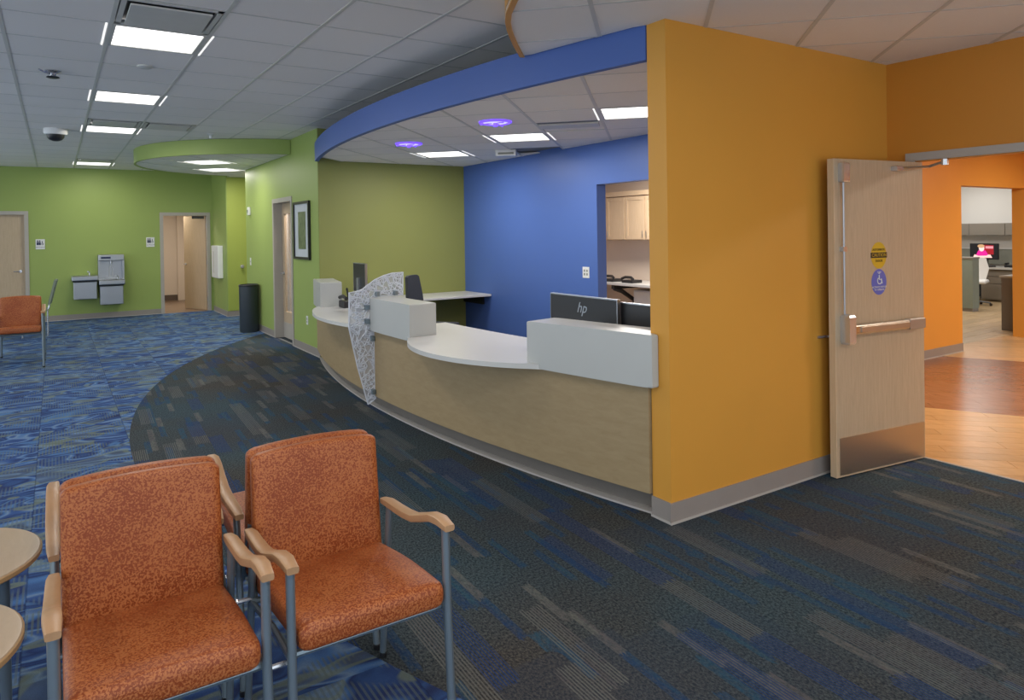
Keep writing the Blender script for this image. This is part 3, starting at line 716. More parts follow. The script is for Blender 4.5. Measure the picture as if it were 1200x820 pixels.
# ------------------------------------------------------------------ reception desk
t = thing('reception_desk', 'long curved reception desk with maple front and white stepped tops', 'desk', (2.6, 5.9, 0))
for y0, y1 in ((2.866, 6.018), (6.026, 8.93)):
    obj('front_panel', ribbon(arc(.03, y0, y1, 40), arc(.005, y0, y1, 40), .125, .735), 'deskwood', t, True)
obj('seam_backing', ribbon(arc(.012, 5.99, 6.05, 4), arc(.0, 5.99, 6.05, 4), .125, .735), 'black', t)
obj('toe_kick', ribbon(arc(-.06, 2.866, 8.93, 60), arc(-.09, 2.866, 8.93, 60), .008, .125), plain('recessed_kick', (.17, .15, .13), .6), t, True)
obj('kick_toe', ribbon(arc(.0, 2.866, 8.93, 60), arc(-.09, 2.866, 8.93, 60), 0, .012), 'base_toe', t, True)
def ctop(front, y0, y1, bk=-.63, nm='counter_top'):
    back = arc(bk, y0, y1, 16)
    poly = front + back[::-1]
    return obj(nm, prism(poly, .735, .768, .006), 'solid', t)
def circ3(a, b, c, n):
    (ax, ay), (bx, by), (cx_, cy_) = a, b, c
    d_ = 2*(ax*(by-cy_)+bx*(cy_-ay)+cx_*(ay-by))
    ux_ = ((ax*ax+ay*ay)*(by-cy_)+(bx*bx+by*by)*(cy_-ay)+(cx_*cx_+cy_*cy_)*(ay-by))/d_
    uy_ = ((ax*ax+ay*ay)*(cx_-bx)+(bx*bx+by*by)*(ax-cx_)+(cx_*cx_+cy_*cy_)*(bx-ax))/d_
    r = math.hypot(ax-ux_, ay-uy_); t0 = math.atan2(ay-uy_, ax-ux_) % (2*pi); t1 = math.atan2(cy_-uy_, cx_-ux_) % (2*pi)
    return [(ux_+r*math.cos(t0+(t1-t0)*i/n), uy_+r*math.sin(t0+(t1-t0)*i/n)) for i in range(n+1)]
fr2 = [(dx(.03, 3.2), 3.2), (dx(.03, 3.45), 3.45)] + circ3((2.635, 3.60), (2.245, 4.30), (2.385, 5.12), 20) + [(dx(.03, 5.3), 5.3), (dx(.03, 5.85), 5.85)]
ctop(fr2, 3.2, 5.85)
fr1 = [(dx(.03, 5.90), 5.90), (dx(.03, 6.0), 6.0)] + circ3((2.40, 6.10), (2.285, 6.75), (2.56, 8.02), 20) + [(dx(.03, 8.2), 8.2), (dx(.03, 8.9), 8.9)]
ctop(fr1, 5.90, 8.9, -.42)
def ledge(y0, y1, lb, z1=1.035, tail=None):
    out = arc(.08, y0, y1, 16); a, b = radial(y0, .08, -.17); a2, b2 = radial(y1, .08, -.17)
    inn = arc(-.17, b[1], b2[1], 16)
    poly = out + inn[::-1]
    if tail: poly = tail + poly
    o = obj('transaction_ledge', prism(poly, .737, z1, .008, 2), 'solid2', t); o['label'] = lb; return o
# right ledge laps the end of the orange wall
out = arc(.08, 2.80, 3.73, 16); _, b = radial(3.73, .08, -.18)
inn = arc(-.18, 2.866, b[1], 12)
obj('transaction_ledge', prism(out + inn[::-1] + [(2.832, 2.866), (2.832, 2.80)], .737, 1.035, .01, 2), 'solid2', t)
ledge(5.175, 5.985, 'white box ledge right of the perforated fin')
ledge(7.97, 8.75, 'white box ledge at the far end', 1.055)
obj('desk_back', ribbon(arc(-.3, 2.9, 8.9, 30), arc(-.32, 2.9, 8.9, 30), .05, .73), 'white', t)
obj('work_surface', ribbon(arc(-.632, 2.95, 4.35, 16), arc(-1.05, 2.95, 4.35, 16), .738, .768), 'solid', t)
# perforated fin standing out of the desk front
fin = [(2.398, .058), (2.471, .10), (2.468, .70), (2.50, 1.04), (2.762, 1.038), (2.766, 1.252), (2.66, 1.248), (2.57, 1.228), (2.482, 1.194), (2.40, 1.14), (2.36, 1.112), (2.299, 1.095), (2.234, 1.091), (2.228, .768), (2.303, .413)]
FY = 6.022
def fin_prism(poly, y0, y1):
    bm = BM(); a = [bm.verts.new((x, y0, z)) for x, z in poly]; b = [bm.verts.new((x, y1, z)) for x, z in poly]; n = len(poly)
    bm.faces.new(a); bm.faces.new(b[::-1])
    for i in range(n): bm.faces.new((a[i], b[i], b[(i+1) % n], a[(i+1) % n]))
    return bm
finp = obj('perforated_fin', fin_prism(fin, FY-.002, FY+.002), 'sheet', t)
bm = BM()
loop = fin+[fin[0]]
addtube(bm, [(x, FY-.004, z) for x, z in loop], .007, 6)
# web of random struts: Delaunay-free nearest neighbour web clipped to the fin outline
def inside(x, z):
    c = False; n = len(fin)
    for i in range(n):
        (x1, z1), (x2, z2) = fin[i-1], fin[i]
        if (z1 > z) != (z2 > z) and x < (x2-x1)*(z-z1)/(z2-z1)+x1: c = not c
    return c
pts = []
for gi in range(20):
    for gj in range(40):
        x = 2.20+gi*.034+(gj % 2)*.017+random.uniform(-.011, .011); z = .04+gj*.031+random.uniform(-.011, .011)
        if inside(x, z): pts.append((x, z))
done_ = set()
for i, p in enumerate(pts):
    near_ = sorted(range(len(pts)), key=lambda q: (pts[q][0]-p[0])**2+(pts[q][1]-p[1])**2)[1:6]
    for q in random.sample(near_, 3):
        kk = (min(i, q), max(i, q))
        if kk in done_: continue
        done_.add(kk); a, b = p, pts[q]
        if inside((a[0]+b[0])/2, (a[1]+b[1])/2):
            addtube(bm, [(a[0], FY-.005, a[1]), (b[0], FY-.005, b[1])], .0045, 4)
    e = min(range(len(fin)), key=lambda q: (fin[q][0]-p[0])**2+(fin[q][1]-p[1])**2)
    if (fin[e][0]-p[0])**2+(fin[e][1]-p[1])**2 < .008: addtube(bm, [(p[0], FY-.005, p[1]), (fin[e][0], FY-.005, fin[e][1])], .005, 4)
obj('web', bm, 'acrylic', finp)
for x, z, yy in ((2.392, .95, 5.99), (2.392, .82, 5.99), (2.445, .66, 6.0), (2.445, .17, 6.0), (2.50, 1.065, 6.0), (2.68, 1.065, 6.0)):
    cl_ = obj('standoff_clamp', box(x-.018, x+.018, yy-.02, FY+.012, z-.022, z+.022, bev=.004), 'legmetal', finp)
# ------------------------------------------------------------------ things behind the desk
def monitor(c, yaw, wd, ht, zb, lb, logo=False, facing_back=True):
    """dark back towards -local y; zb bottom of panel"""
    t = thing('monitor', lb, 'monitor', (c[0], c[1], .769)); R = Matrix.Rotation(yaw, 4, 'Z'); T = Matrix.Translation((c[0], c[1], 0)) @ R
    def put(nm, bm, mat, par=t):
        bm.transform(T); return obj(nm, bm, mat, par)
    put('back_shell', box(-wd/2, wd/2, -.012, .010, zb, zb+ht, bev=.004), 'black')
    put('bezel', boxes((-wd/2, wd/2, -.013, .013, zb+ht, zb+ht+.007), (wd/2, wd/2+.007, -.013, .013, zb, zb+ht+.007), (-wd/2-.004, -wd/2, -.013, .013, zb, zb+ht+.007)), 'steel')
    put('screen', box(-wd/2+.008, wd/2-.008, .010, .014, zb+.008, zb+ht-.008), 'dark')
    put('neck', box(-.03, .03, -.035, -.012, .777, zb+ht*.5), 'steel'); put('foot', box(-.12, .12, -.09, .09, .769, .780, bev=.003), 'steel')
    if logo:
        bm = text_bm('hp', .105, frame_mat((-.0, -.0135, zb+ht-.078), (1, 0, 0), (0, 0, 1)), .0008, shear=.35)
        bm.transform(T); obj('logo', bm, 'steel', t, recalc=False)
    return t
my = 3.80
monitor((3.12, 3.80), -pi/2-.0, .72, .37, .785, 'black monitor with a silver logo seen from behind over the right ledge', True)
monitor((3.18, 3.20), -pi/2+.06, .50, .35, .785, 'plain black monitor tucked beside the orange wall end')
t2 = monitor((2.84, 7.30), math.radians(-93), .40, .31, .98, 'grey-edged monitor seen side-on beyond the perforated fin')
def office_chair(c, yaw, lb, zt, zb=.55, wd=.44, mat='dark'):
    t = thing('office_chair', lb, 'office chair', (c[0], c[1], 0)); R = Matrix.Translation((c[0], c[1], 0)) @ Matrix.Rotation(yaw, 4, 'Z')
    def put(nm, bm, m_, sm=False): bm.transform(R); return obj(nm, bm, m_, t, sm)
    put('seat', box(-.24, .24, -.24, .24, .44, .51, bev=.03, seg=3), mat, True)
    bm = BM(); prof = [(-.18, zb), (.18, zb), (wd/2, zb+(zt-zb)*.5), (wd/2*.78, zt-.02), (wd/2*.5, zt), (-wd/2*.5, zt), (-wd/2*.78, zt-.02), (-wd/2, zb+(zt-zb)*.5)]
    a = [bm.verts.new((x, .22+.06*(z-zb)/(zt-zb), z)) for x, z in prof]; b = [bm.verts.new((x, .26+.06*(z-zb)/(zt-zb), z)) for x, z in prof]
    bm.faces.new(a); bm.faces.new(b[::-1])
    for i in range(len(a)): bm.faces.new((a[i], b[i], b[(i+1) % len(a)], a[(i+1) % len(a)]))
    put('backrest', bm, mat)
    put('back_bar', tube([(0, .15, .42), (0, .29, .46), (0, .30, zb+.1)], .018, 8), 'black')
    put('column', tube([(0, 0, .09), (0, 0, .44)], .025, 10), 'chrome')
    for k_ in range(5):
        an = k_*2*pi/5; put('base_leg', tube([(0, 0, .09), (.29*math.cos(an), .29*math.sin(an), .06)], .016, 6), 'black')
        put('caster', lathe([(.02, 0), (.028, .02), (.02, .05)], (.29*math.cos(an), .29*math.sin(an), 0), 8), 'black')
    return t
office_chair((3.90, 7.6), math.radians(35), 'dark office chair showing its backrest right of the perforated fin', 1.10, .6, .36)
t = thing('desk_phone', 'black desk phone behind the counter by the far ledge', 'phone', (2.86, 7.75, .768))
obj('body', prism([(2.79, 7.68), (2.93, 7.68), (2.93, 7.86), (2.79, 7.86)], .768, .85, .01), 'black', t)
obj('handset', tube([(2.81, 7.66, .88), (2.81, 7.77, .90), (2.81, 7.88, .88)], .022, 8), 'black', t, True)
obj('stand', tube([(2.86, 7.7, .84), (2.80, 7.62, 1.0)], .012, 8), 'black', t)
# shelf worktop along the olive wall
t = thing('work_shelf', 'white wall-mounted work shelf under the olive and blue walls', 'desk', (4.4, 8.6, 0))
obj('worktop', box(3.4, 5.118, 8.22, 8.948, .725, .755, bev=.004), 'solid', t)
obj('support_panel', box(3.42, 3.45, 8.3, 8.94, 0, .725), 'white', t)
obj('bracket', prism([(5.08, 8.4), (5.11, 8.4), (5.11, 8.94), (5.08, 8.94)], .60, .725), 'black', t)
# outlets and switches
def plate(nm, c, face, wd, ht, lb, cat, slots=2, cols=1, mat='white'):
    t = thing(nm, lb, cat, c); x, y, z = c; d_ = .006
    if face == '-x': b_ = (x-d_, x, y-wd/2, y+wd/2, z-ht/2, z+ht/2)
    else: b_ = (x-wd/2, x+wd/2, y-d_, y, z-ht/2, z+ht/2)
    obj('plate', box(*b_, bev=.0015), mat, t)
    for cc_ in range(cols):
        for s_ in range(slots):
            zz = z+(s_-(slots-1)/2)*.04; off = (cc_-(cols-1)/2)*.045
            if face == '-x': bb = (x-d_-.002, x-d_, y+off-.012, y+off+.012, zz-.013, zz+.013)
            else: bb = (x+off-.012, x+off+.012, y-d_-.002, y-d_, zz-.013, zz+.013)
            obj('socket', box(*bb), 'grey', t)
    return t
plate('wall_outlet', (5.12, 6.17, 1.14), '-x', .115, .125, 'white double outlet plate on the blue wall', 'outlet', 2, 2)
plate('wall_outlet', (2.92, 9.50, .44), '-x', .075, .12, 'small white outlet low on the green wall beside the desk', 'outlet')
plate('light_switch', (2.92, 12.74, 1.16), '-x', .08, .13, 'white light switch above the dark waste bin', 'switch', 1)
t = thing('alarm_strobe', 'small white strobe high on the green wall above the waste bin', 'alarm', (2.92, 12.72, 2.05))
obj('housing', box(2.88, 2.92, 12.68, 12.77, 1.98, 2.12, bev=.006), 'white', t); obj('lamp', box(2.87, 2.88, 12.70, 12.75, 2.02, 2.07), 'chrome', t)
t = thing('wall_dispenser', 'long white box mounted on the narrow green wall', 'dispenser', (2.9, 15.4, 1.08))
obj('housing', box(2.80, 2.90, 15.05, 15.75, .75, 1.42, bev=.01), 'white', t); obj('window', box(2.797, 2.80, 15.45, 15.6, .85, 1.3), 'tbar', t)
# framed picture
t = thing('framed_picture', 'black framed picture with pale mount on the green side wall', 'picture', (2.92, 9.64, 1.277))
bm = boxes((2.885, 2.918, 9.28, 9.315, 1.277, 2.083), (2.885, 2.918, 9.965, 10.0, 1.277, 2.083), (2.885, 2.918, 9.315, 9.965, 1.277, 1.312), (2.885, 2.918, 9.315, 9.965, 2.048, 2.083))
obj('frame', bm, 'black', t); obj('mount', box(2.905, 2.912, 9.315, 9.965, 1.312, 2.048), 'mat_white', t)
k = N('green_print'); n = k.noise(k.scale(k.geo(), (1, 7, 1.2)), 5, 4, .6, 1.)
obj('print', box(2.902, 2.905, 9.46, 9.80, 1.42, 1.94), k.done(k.ramp(n, [(.3, (.05, .07, .03)), (.5, (.14, .18, .07)), (.7, (.30, .34, .20))]), .5), t)
# waste bin
t = thing('waste_bin', 'tall dark cylindrical waste bin against the green wall', 'bin', (2.73, 12.15, 0))
obj('body', lathe([(.150, 0), (.155, .02), (.158, .76), (.158, .77)], (2.745, 12.15, 0), 32), 'bin', t, True)
obj('rim', lathe([(.162, .765), (.164, .79), (.150, .80), (.145, .78)], (2.745, 12.15, 0), 32), 'black', t, True)
# restroom signs
def sign(x0, x1, z0, z1, lb):
    t = thing('restroom_sign', lb, 'sign', ((x0+x1)/2, 16.15, z0), 'restroom signs'); y = 16.14
    obj('plate', box(x0, x1, y-.004, 16.15, z0, z1), 'white', t)
    w_ = (x1-x0); h_ = z1-z0
    bm = BM()
    for fx in (.22, .45):
        cx_ = x0+w_*fx
        addbox(bm, cx_-.016, cx_+.016, y-.007, y-.004, z0+h_*.42, z0+h_*.72)
        addtube(bm, [(cx_, y-.004, z0+h_*.82), (cx_, y-.007, z0+h_*.82)], .014, 12)
    addtube(bm, [(x0+w_*.74+.016*math.cos(q), y-.005, z0+h_*.52+.016*math.sin(q)) for q in [math.radians(110+280*i/10) for i in range(11)]], .004, 5)
    addtube(bm, [(x0+w_*.72, y-.005, z0+h_*.82), (x0+w_*.73, y-.005, z0+h_*.58), (x0+w_*.86, y-.005, z0+h_*.56)], .006, 5)
    obj('pictograms', bm, 'navy', t)
    obj('text_line', text_bm('RESTROOM', .028, frame_mat(((x0+x1)/2, y-.0045, z0+h_*.2), (1, 0, 0), (0, 0, 1)), .0005), 'navy', t, recalc=False)
sign(-.325, -.175, 1.415, 1.61, 'white restroom sign beside the left-edge door')
sign(1.60, 1.755, 1.415, 1.615, 'white restroom sign beside the open restroom door')
# bottle-filling drinking fountain
t = thing('drinking_fountain', 'steel two-level drinking fountain with bottle filler on the far wall', 'drinking fountain', (.72, 16.146, .28))
def bx(nm, a, m_, par=t, bev=0): return obj(nm, box(*a, bev=bev), m_, par)
bx('low_cabinet', (.28, .68, 15.80, 16.146, .42, .76), 'steel', t, .01)
b1_ = bx('low_basin', (.25, .70, 15.68, 16.146, .79, .88), 'steel', t, .015)
bx('gap_shadow', (.27, .69, 15.82, 16.146, .76, .79), 'black')
bx('tall_cabinet', (.73, 1.14, 15.80, 16.146, .29, .66), 'steel', t, .01)
b2_ = bx('tall_basin', (.71, 1.17, 15.68, 16.146, .69, .78), 'steel', t, .015)
bx('basin_gap_shadow', (.72, 1.15, 15.82, 16.146, .66, .69), 'black')  # black box stands in for the shade between cabinet and basin
bx('filler_back', (.72, 1.16, 16.10, 16.146, .78, 1.28), 'steel')
bx('filler_side', (.71, .745, 15.92, 16.146, .78, 1.20), 'steel'); bx('filler_side', (1.135, 1.17, 15.92, 16.146, .78, 1.20), 'steel')
hd = bx('filler_head', (.71, 1.17, 15.90, 16.146, 1.16, 1.28), 'steel', t, .012)
bx('display_strip', (.76, .93, 15.897, 15.90, 1.20, 1.24), 'navy', hd)
obj('filler_nozzle', tube([(.94, 16.0, 1.16), (.94, 16.0, 1.10)], .016, 8), 'chrome', t)
bm = BM(); addtube(bm, [(.91, 16.095, .84), (.91, 16.095, 1.0), (.925, 16.095, 1.04), (.925, 16.095, 1.08), (.955, 16.095, 1.08), (.955, 16.095, 1.04), (.97, 16.095, 1.0), (.97, 16.095, .84), (.91, 16.095, .84)], .006, 6)
obj('bottle_outline', bm, 'white', t)
for bb, bxx in ((b1_, .56), (b2_, 1.05)):
    z_ = .88 if bb is b1_ else .78
    obj('bubbler', tube([(bxx, 15.95, z_), (bxx, 15.95, z_+.06), (bxx-.03, 15.9, z_+.075)], .014, 8), 'chrome', bb, True)
    obj('bowl', lathe([(.13, .003), (.12, .008), (.05, .004)], (bxx-.15 if bb is b1_ else bxx-.12, 15.9, z_), 20), 'chrome', bb, True)
# ------------------------------------------------------------------ kitchenette
t = thing('upper_cabinets', 'pale maple upper cabinets seen through the blue wall opening', 'cabinet', (7.45, 7.6, 1.46))
obj('body', box(7.32, 7.645, 6.6, 8.98, 1.46, 2.13), 'cab', t)
obj('crown', box(7.28, 7.645, 6.6, 8.98, 2.13, 2.20), 'cab', t)
for i, (y0, y1) in enumerate(((8.29, 8.66), (7.87, 8.27), (7.45, 7.85), (7.03, 7.43), (6.62, 7.01))):
    dd = obj('cabinet_door', box(7.30, 7.32, y0, y1, 1.475, 2.115), 'cab', t)
    obj('stile', boxes((7.292, 7.30, y0, y0+.05, 1.475, 2.115), (7.292, 7.30, y1-.05, y1, 1.475, 2.115), (7.292, 7.30, y0+.05, y1-.05, 1.475, 1.53), (7.292, 7.30, y0+.05, y1-.05, 2.06, 2.115)), 'cab', dd)
    hy_ = y0+.03 if i % 2 == 0 else y1-.03
    obj('pull', tube([(7.275, hy_, 1.51), (7.27, hy_, 1.60)], .006, 6), 'steel', dd)
t = thing('kitchen_counter', 'white counter shelf on black brackets in the kitchenette', 'counter', (7.3, 7.6, .8))
obj('top', box(7.0, 7.645, 6.3, 8.98, .80, .84, bev=.004), 'solid', t)
for yy in (7.85, 6.9): obj('bracket', prism([(7.02, yy-.03), (7.64, yy-.03), (7.64, yy+.03), (7.02, yy+.03)], .74, .80), 'black', t)
for yy in (7.85, 6.9):
    bm = BM(); addtube(bm, [(7.05, yy, .75), (7.2, yy, .70), (7.45, yy, .55), (7.6, yy, .15)], .035, 8); obj('bracket_leg', bm, 'black', t)
t = thing('base_cabinet', 'grey-white low cabinet under the kitchenette counter', 'cabinet', (7.4, 7.2, 0))
obj('body', box(7.3, 7.64, 7.0, 7.7, 0, .72), 'white', t); obj('door', box(7.285, 7.3, 7.02, 7.68, .08, .70), 'white', t)
for yy, lb in ((7.99, 'black phone left on the kitchenette counter'), (7.58, 'black phone at the middle of the kitchenette counter')):
    t = thing('desk_phone', lb, 'phone', (7.12, yy, .84), 'phones on the kitchenette counter')
    obj('body', prism([(7.05, yy-.11), (7.25, yy-.11), (7.25, yy+.11), (7.05, yy+.11)], .84, .885, .01), 'black', t)
    obj('handset', tube([(7.06, yy-.12, .90), (7.08, yy-.06, .925), (7.08, yy+.06, .925), (7.06, yy+.12, .90)], .02, 8), 'black', t, True)
# ------------------------------------------------------------------ office beyond the corridor
t = thing('cubicle_panel', 'tall green-grey cubicle partition in the far office', 'partition', (14.4, 6.3, 0))
obj('panel', box(14.35, 14.60, 6.19, 9.2, .06, .98), 'greypanel', t); obj('top_cap', box(14.34, 14.61, 6.18, 9.2, .98, 1.01), 'taupe', t); obj('base_strip', box(14.36, 14.59, 6.2, 9.2, 0, .06), 'taupe', t)
t = thing('overhead_bins', 'row of taupe overhead storage bins on the office wall', 'cabinet', (17.1, 7.2, 1.38))
obj('case', box(17.0, 17.295, 6.0, 8.4, 1.375, 1.64), 'taupe', t)
for y0, y1 in ((7.40, 8.2), (6.71, 7.38), (6.02, 6.69)): obj('bin_door', box(16.985, 17.0, y0, y1-.0, 1.385, 1.63, bev=.003), 'taupe', t)
t = thing('tack_panel', 'grey fabric panel under the overhead bins', 'panel', (17.28, 7.2, .75))
obj('fabric', box(17.27, 17.3, 6.0, 8.4, .75, 1.08), 'grey', t); obj('rail', box(17.25, 17.3, 6.0, 8.4, 1.08, 1.10), 'white', t)
t = thing('office_desk', 'office desk with pale top and taupe drawers', 'desk', (16.9, 7.0, 0))
obj('worktop', box(16.5, 17.25, 5.9, 7.9, .68, .72), 'solid2', t)
pd = obj('drawer_pedestal', box(16.6, 17.2, 6.1, 7.0, .02, .68), 'taupe', t)
for z0, z1 in ((.53, .66), (.38, .52), (.05, .37)):
    dr = obj('drawer', box(16.58, 16.6, 6.12, 6.98, z0, z1, bev=.003), 'taupe', pd)
obj('modesty_panel', box(17.1, 17.15, 7.0, 7.9, .05, .68), 'dark', t)
t = thing('office_monitor', 'lit monitor showing a person in pink on the office desk', 'monitor', (16.8, 7.0, .72))
ym0, ym1, zm0, zm1 = 6.73, 7.25, .885, 1.20
obj('casing', box(16.72, 16.75, ym0-.01, ym1+.01, zm0-.012, zm1+.012), 'black', t)
def emis(name, c, e=1.): return plain(name, tuple(v*.2 for v in c), .4, emit=c, es=e, var=0)
sc_ = obj('screen', box(16.715, 16.72, ym0, ym1, zm0, zm1), emis('screen_black', (.01, .01, .012)), t)
def flat(nm, pts_, mat, d_=.001):
    bm = BM(); W_ = ym1-ym0; H_ = zm1-zm0
    a = [bm.verts.new((16.715-d_, ym1-u*W_, zm0+v*H_)) for u, v in pts_]
    b = [bm.verts.new((16.7155-d_, ym1-u*W_, zm0+v*H_)) for u, v in pts_]
    bm.faces.new(a); bm.faces.new(b[::-1])
    for i in range(len(a)): bm.faces.new((a[i], a[(i+1) % len(a)], b[(i+1) % len(a)], b[i]))
    obj(nm, bm, mat, sc_)
oval = lambda cx_, cy_, rx, ry, n=16: [(cx_+rx*math.cos(2*pi*i/n), cy_+ry*math.sin(2*pi*i/n)) for i in range(n)]
flat('red_area', [(.52, .3), (.85, .3), (.85, .92), (.45, .95)], emis('screen_red', (.35, .01, .02), 1.), .001)
flat('text_bar', [(.56, .70), (.84, .70), (.84, .86), (.56, .86)], emis('screen_pinkwhite', (.75, .3, .35), 1.), .002)
flat('person_top', [(.18, .12), (.70, .12), (.62, .40), (.55, .58), (.30, .58)], emis('screen_magenta', (.75, .02, .30), 1.), .002)
flat('person_arms', [(.10, .08), (.80, .08), (.74, .28), (.66, .30), (.60, .22), (.30, .20), (.16, .30)], emis('screen_skin', (.95, .55, .50), 1.2), .003)
flat('person_head', oval(.42, .72, .10, .22), emis('screen_face', (.95, .65, .60), 1.1), .004)
flat('person_hair', oval(.40, .86, .13, .12), emis('screen_hair', (.60, .35, .18), 1.), .0045)
obj('stand', box(16.74, 16.80, 6.94, 7.04, .72, .95), 'black', t)
t = thing('keyboard', 'black keyboard below the lit monitor', 'keyboard', (16.6, 7.0, .72))
obj('board', box(16.52, 16.68, 6.75, 7.2, .72, .745, bev=.004), 'black', t); obj('keys', box(16.53, 16.67, 6.76, 7.19, .745, .752), 'dark', t)
t = thing('office_phone', 'black phone right of the office keyboard', 'phone', (16.7, 6.45, .72))
obj('body', box(16.62, 16.8, 6.40, 6.58, .72, .77, bev=.008), 'black', t); obj('handset', tube([(16.66, 6.57, .79), (16.78, 6.57, .80)], .022, 8), 'black', t)
office_chair((15.6, 6.72), math.radians(-75), 'light grey office chair half hidden by the cubicle partition', .95, .5, .46, 'white')
t = thing('side_cabinet', 'dark taupe cabinet edge just inside the office opening', 'cabinet', (12.4, 4.75, 0))
obj('body', box(12.22, 12.6, 4.62, 4.88, 0, .80), 'taupe', t); obj('top', box(12.20, 12.62, 4.60, 4.90, .80, .83), 'solid2', t)
# ------------------------------------------------------------------ waiting chairs
def loft_x(profile, xs, bulge):
    """profile(x) -> list of (y,z); skinned along x with closed ends"""
    bm = BM(); rings = [[bm.verts.new((x, y, z)) for y, z in profile(x)] for x in xs]
    for a, b in zip(rings, rings[1:]):
        n = len(a)
        for k_ in range(n): bm.faces.new((a[k_], a[(k_+1) % n], b[(k_+1) % n], b[k_]))
    bm.faces.new(rings[0][::-1]); bm.faces.new(rings[-1]); return bm
def rounded(poly, r, seg=4):
    out = []; n = len(poly)
    for i in range(n):
        p0, p, p1 = Vector(poly[i-1]), Vector(poly[i]), Vector(poly[(i+1) % n])
        a = (p0-p); b = (p1-p); rr = min(r[i], a.length*.45, b.length*.45); a = p+a.normalized()*rr; b = p+b.normalized()*rr
        for k_ in range(seg+1):
            s_ = k_/seg; q = a.lerp(p, s_).lerp(p.lerp(b, s_), s_); out.append((q.x, q.y))
    return out
def waiting_chair(lb):
    t = thing('waiting_chair', lb, 'chair', (0, 0, 0), 'orange waiting chairs')
    hw = .228
    xs0 = [-hw, -hw+.004, -hw+.014, -hw+.03] + [-hw+.03+(2*hw-.06)*i/8 for i in range(1, 8)] + [hw-.03, hw-.014, hw-.004, hw]
    sh = lambda x: {0: .016, 1: .009, 2: .003}.get([i for i, v in enumerate(sorted([abs(hw-abs(q)) for q in xs0])) if abs(v-abs(hw-abs(x))) < 1e-6][0]//2, 0)
    def edge(x):
        e = hw-abs(x)
        return .016 if e < .001 else .009 if e < .006 else .003 if e < .016 else 0
    def seatp(x):
        e = edge(x); cr_ = .006*(1-(x/hw)**2)
        return rounded([(.0+e, .45+e), (.0+e, .527-e+cr_), (.25, .515-e+cr_), (.55, .468-e), (.55, .395+e)], [.02, .035, .3, .02, .02])
    s = obj('seat', loft_x(seatp, xs0, 0), 'vinyl', t, True)
    def backp(x):
        e = edge(x); cr_ = .014*(1-(x/hw)**2)
        return rounded([(.488+e, .44), (.535+e, .862-e+cr_), (.588-e, .858-e+cr_), (.575-e, .43)], [.01, .022, .02, .01])
    obj('backrest', loft_x(backp, xs0, 0), 'vinyl', t, True)
    for s_ in (-1, 1):
        X = s_*.246
        path = [(.525, .615), (.47, .622), (.40, .624), (.33, .628), (.26, .638), (.19, .662), (.12, .688), (.06, .697), (.0, .692)]
        bm = BM(); rings = []
        for i, (y, z) in enumerate(path):
            wd = .019+.003*min(1, i/4); th = .014
            if i in (0, len(path)-1): wd *= .8; th *= .75
            a = path[max(i-1, 0)]; b = path[min(i+1, len(path)-1)]; d_ = Vector((0, b[0]-a[0], b[1]-a[1])).normalized(); nn = Vector((0, -d_.z, d_.y))
            if nn.z < 0: nn = -nn
            xo = X + s_*.004*math.sin(i/8*pi)
            ring = []
            for q in range(12):
                an = 2*pi*q/12; cu_, su_ = math.cos(an), math.sin(an); ex = .45
                ring.append(bm.verts.new(Vector((xo, y, z)) + Vector((1, 0, 0))*wd*math.copysign(abs(cu_)**ex, cu_) + nn*th*math.copysign(abs(su_)**ex, su_)))
            rings.append(ring)
        for a, b in zip(rings, rings[1:]):
            for q in range(12): bm.faces.new((a[q], a[(q+1) % 12], b[(q+1) % 12], b[q]))
        bm.faces.new(rings[0][::-1]); bm.faces.new(rings[-1])
        obj('armrest', bm, 'maple_h', t, True)
        obj('leg', tube([(X, .03, .685), (X, .025, .45), (X+s_*.004, .005, .012)], .0135, 12), 'legmetal', t, True)
        r_ = obj('leg', tube([(X, .47, .615), (X, .50, .40), (X+s_*.004, .565, .012)], .0125, 12), 'legmetal', t, True)
        for (yy) in (.005, .565): obj('foot_cap', lathe([(.015, 0), (.015, .018), (.013, .02)], (X+s_*.004, yy, 0), 10), 'black', t)
        obj('side_rail', tube([(X, .025, .43), (X*.97, .25, .415), (X, .50, .385)], .010, 8), 'legmetal', t, True)
        obj('back_post', tube([(X*.95, .50, .38), (X*.9, .575, .60)], .009, 8), 'legmetal', t, True)
    obj('cross_rail', tube([(-.246, .06, .425), (.246, .06, .425)], .011, 8), 'legmetal', t)
    obj('cross_rail', tube([(-.246, .49, .39), (.246, .49, .39)], .011, 8), 'legmetal', t)
    return t
ch = waiting_chair('front left orange vinyl waiting chair with maple arms facing the camera')
for (x, y, rz, lb) in ((.225, 1.925, 0, None), (.785, 1.925, 0, 'front right orange vinyl waiting chair, its seat facing the camera'),
                       (.225, 3.115, pi, 'orange waiting chair backed against the front left one, facing away'), (.785, 3.115, pi, 'orange waiting chair backed against the front right one, facing away'),
                       (-.40, 10.45, 0, 'distant orange waiting chair at the left edge facing the camera'), (-.40, 11.64, pi, 'distant orange waiting chair behind the left-edge one, mostly hidden')):
    c = ch if lb is None else copy_tree(ch)
    c.location = (x, y, 0); c.rotation_euler = (0, 0, rz)
    if lb: c['label'] = lb
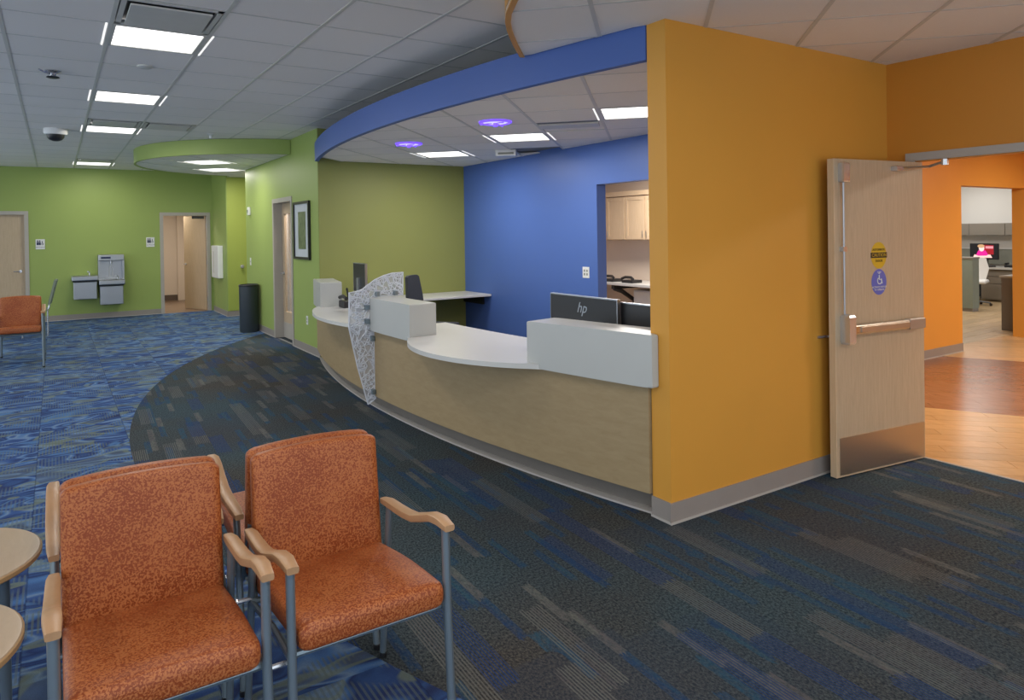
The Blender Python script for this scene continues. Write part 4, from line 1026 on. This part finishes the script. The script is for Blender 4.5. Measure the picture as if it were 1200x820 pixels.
for y in (2.0, 2.42, 2.62, 3.04):
    t = thing('linking_bar', {2.0: 'short silver bar linking the two front chairs at their front legs', 2.42: 'short silver bar linking the two front chairs at their rear legs', 2.62: 'short silver bar linking the two rear chairs near their backs', 3.04: 'short silver bar linking the two rear chairs at their front legs'}[y], 'bar', (.505, y, .40))
    obj('bar', tube([(.471, y, .40), (.539, y, .40)], .008, 8), 'chrome', t); obj('washer', tube([(.486, y, .40), (.492, y, .40)], .013, 10), 'chrome', t)
# grey side chair by the far wall
t = thing('side_chair', 'grey slim side chair seen from the side near the far wall', 'chair', (-.12, 13.9, 0))
bm = BM(); a = [bm.verts.new((x, 13.72, z)) for x, z in ((-.13, .52), (-.10, .52), (.0, .92), (-.03, .93))]; b = [bm.verts.new((v.co.x+.03, 14.14, v.co.z)) for v in a]
bm.faces.new(a); bm.faces.new(b[::-1])
for i in range(4): bm.faces.new((a[i], b[i], b[(i+1) % 4], a[(i+1) % 4]))
obj('backrest', bm, 'greypanel', t)
obj('seat', box(-.52, -.12, 13.72, 14.14, .42, .45, bev=.01), 'greypanel', t)
for x_, y_0 in ((-.48, 13.74), (-.48, 14.12), (-.13, 13.74), (-.13, 14.12)): obj('leg', tube([(x_, y_0, 0), (x_, y_0, .43), (x_+.03, y_0, .5)], .012, 8), 'chrome', t)
# round side tables
for (x, y, lb) in ((-.372, 3.07, 'round maple-topped side table, the farther of two at the left edge'), (-.406, 2.44, 'round maple-topped side table, the nearer of two at the left edge')):
    t = thing('side_table', lb, 'table', (x, y, 0), 'round side tables')
    obj('table_top', lathe([(.285, .468), (.305, .472), (.31, .480), (.31, .492), (.305, .498), (.29, .50)], (x, y, 0), 56), 'table', t, True)
    obj('edge_band', lathe([(.308, .474), (.3115, .478), (.3115, .492), (.308, .495)], (x, y, 0), 56), wood('table_edge', (.45, .28, .13), (.52, .34, .17), .4, (1, 1, 2)), t, True)
    for q in range(4):
        an = math.radians(-25+90*q); lx, ly = x+.22*math.cos(an), y+.22*math.sin(an)
        obj('leg', tube([(lx, ly, 0.0), (lx, ly, .47)], .017, 12), 'legmetal', t, True)
    obj('frame_ring', ribbon([(x+.23*math.cos(2*pi*i/24), y+.23*math.sin(2*pi*i/24)) for i in range(25)], [(x+.21*math.cos(2*pi*i/24), y+.21*math.sin(2*pi*i/24)) for i in range(25)], .44, .47), 'legmetal', t)
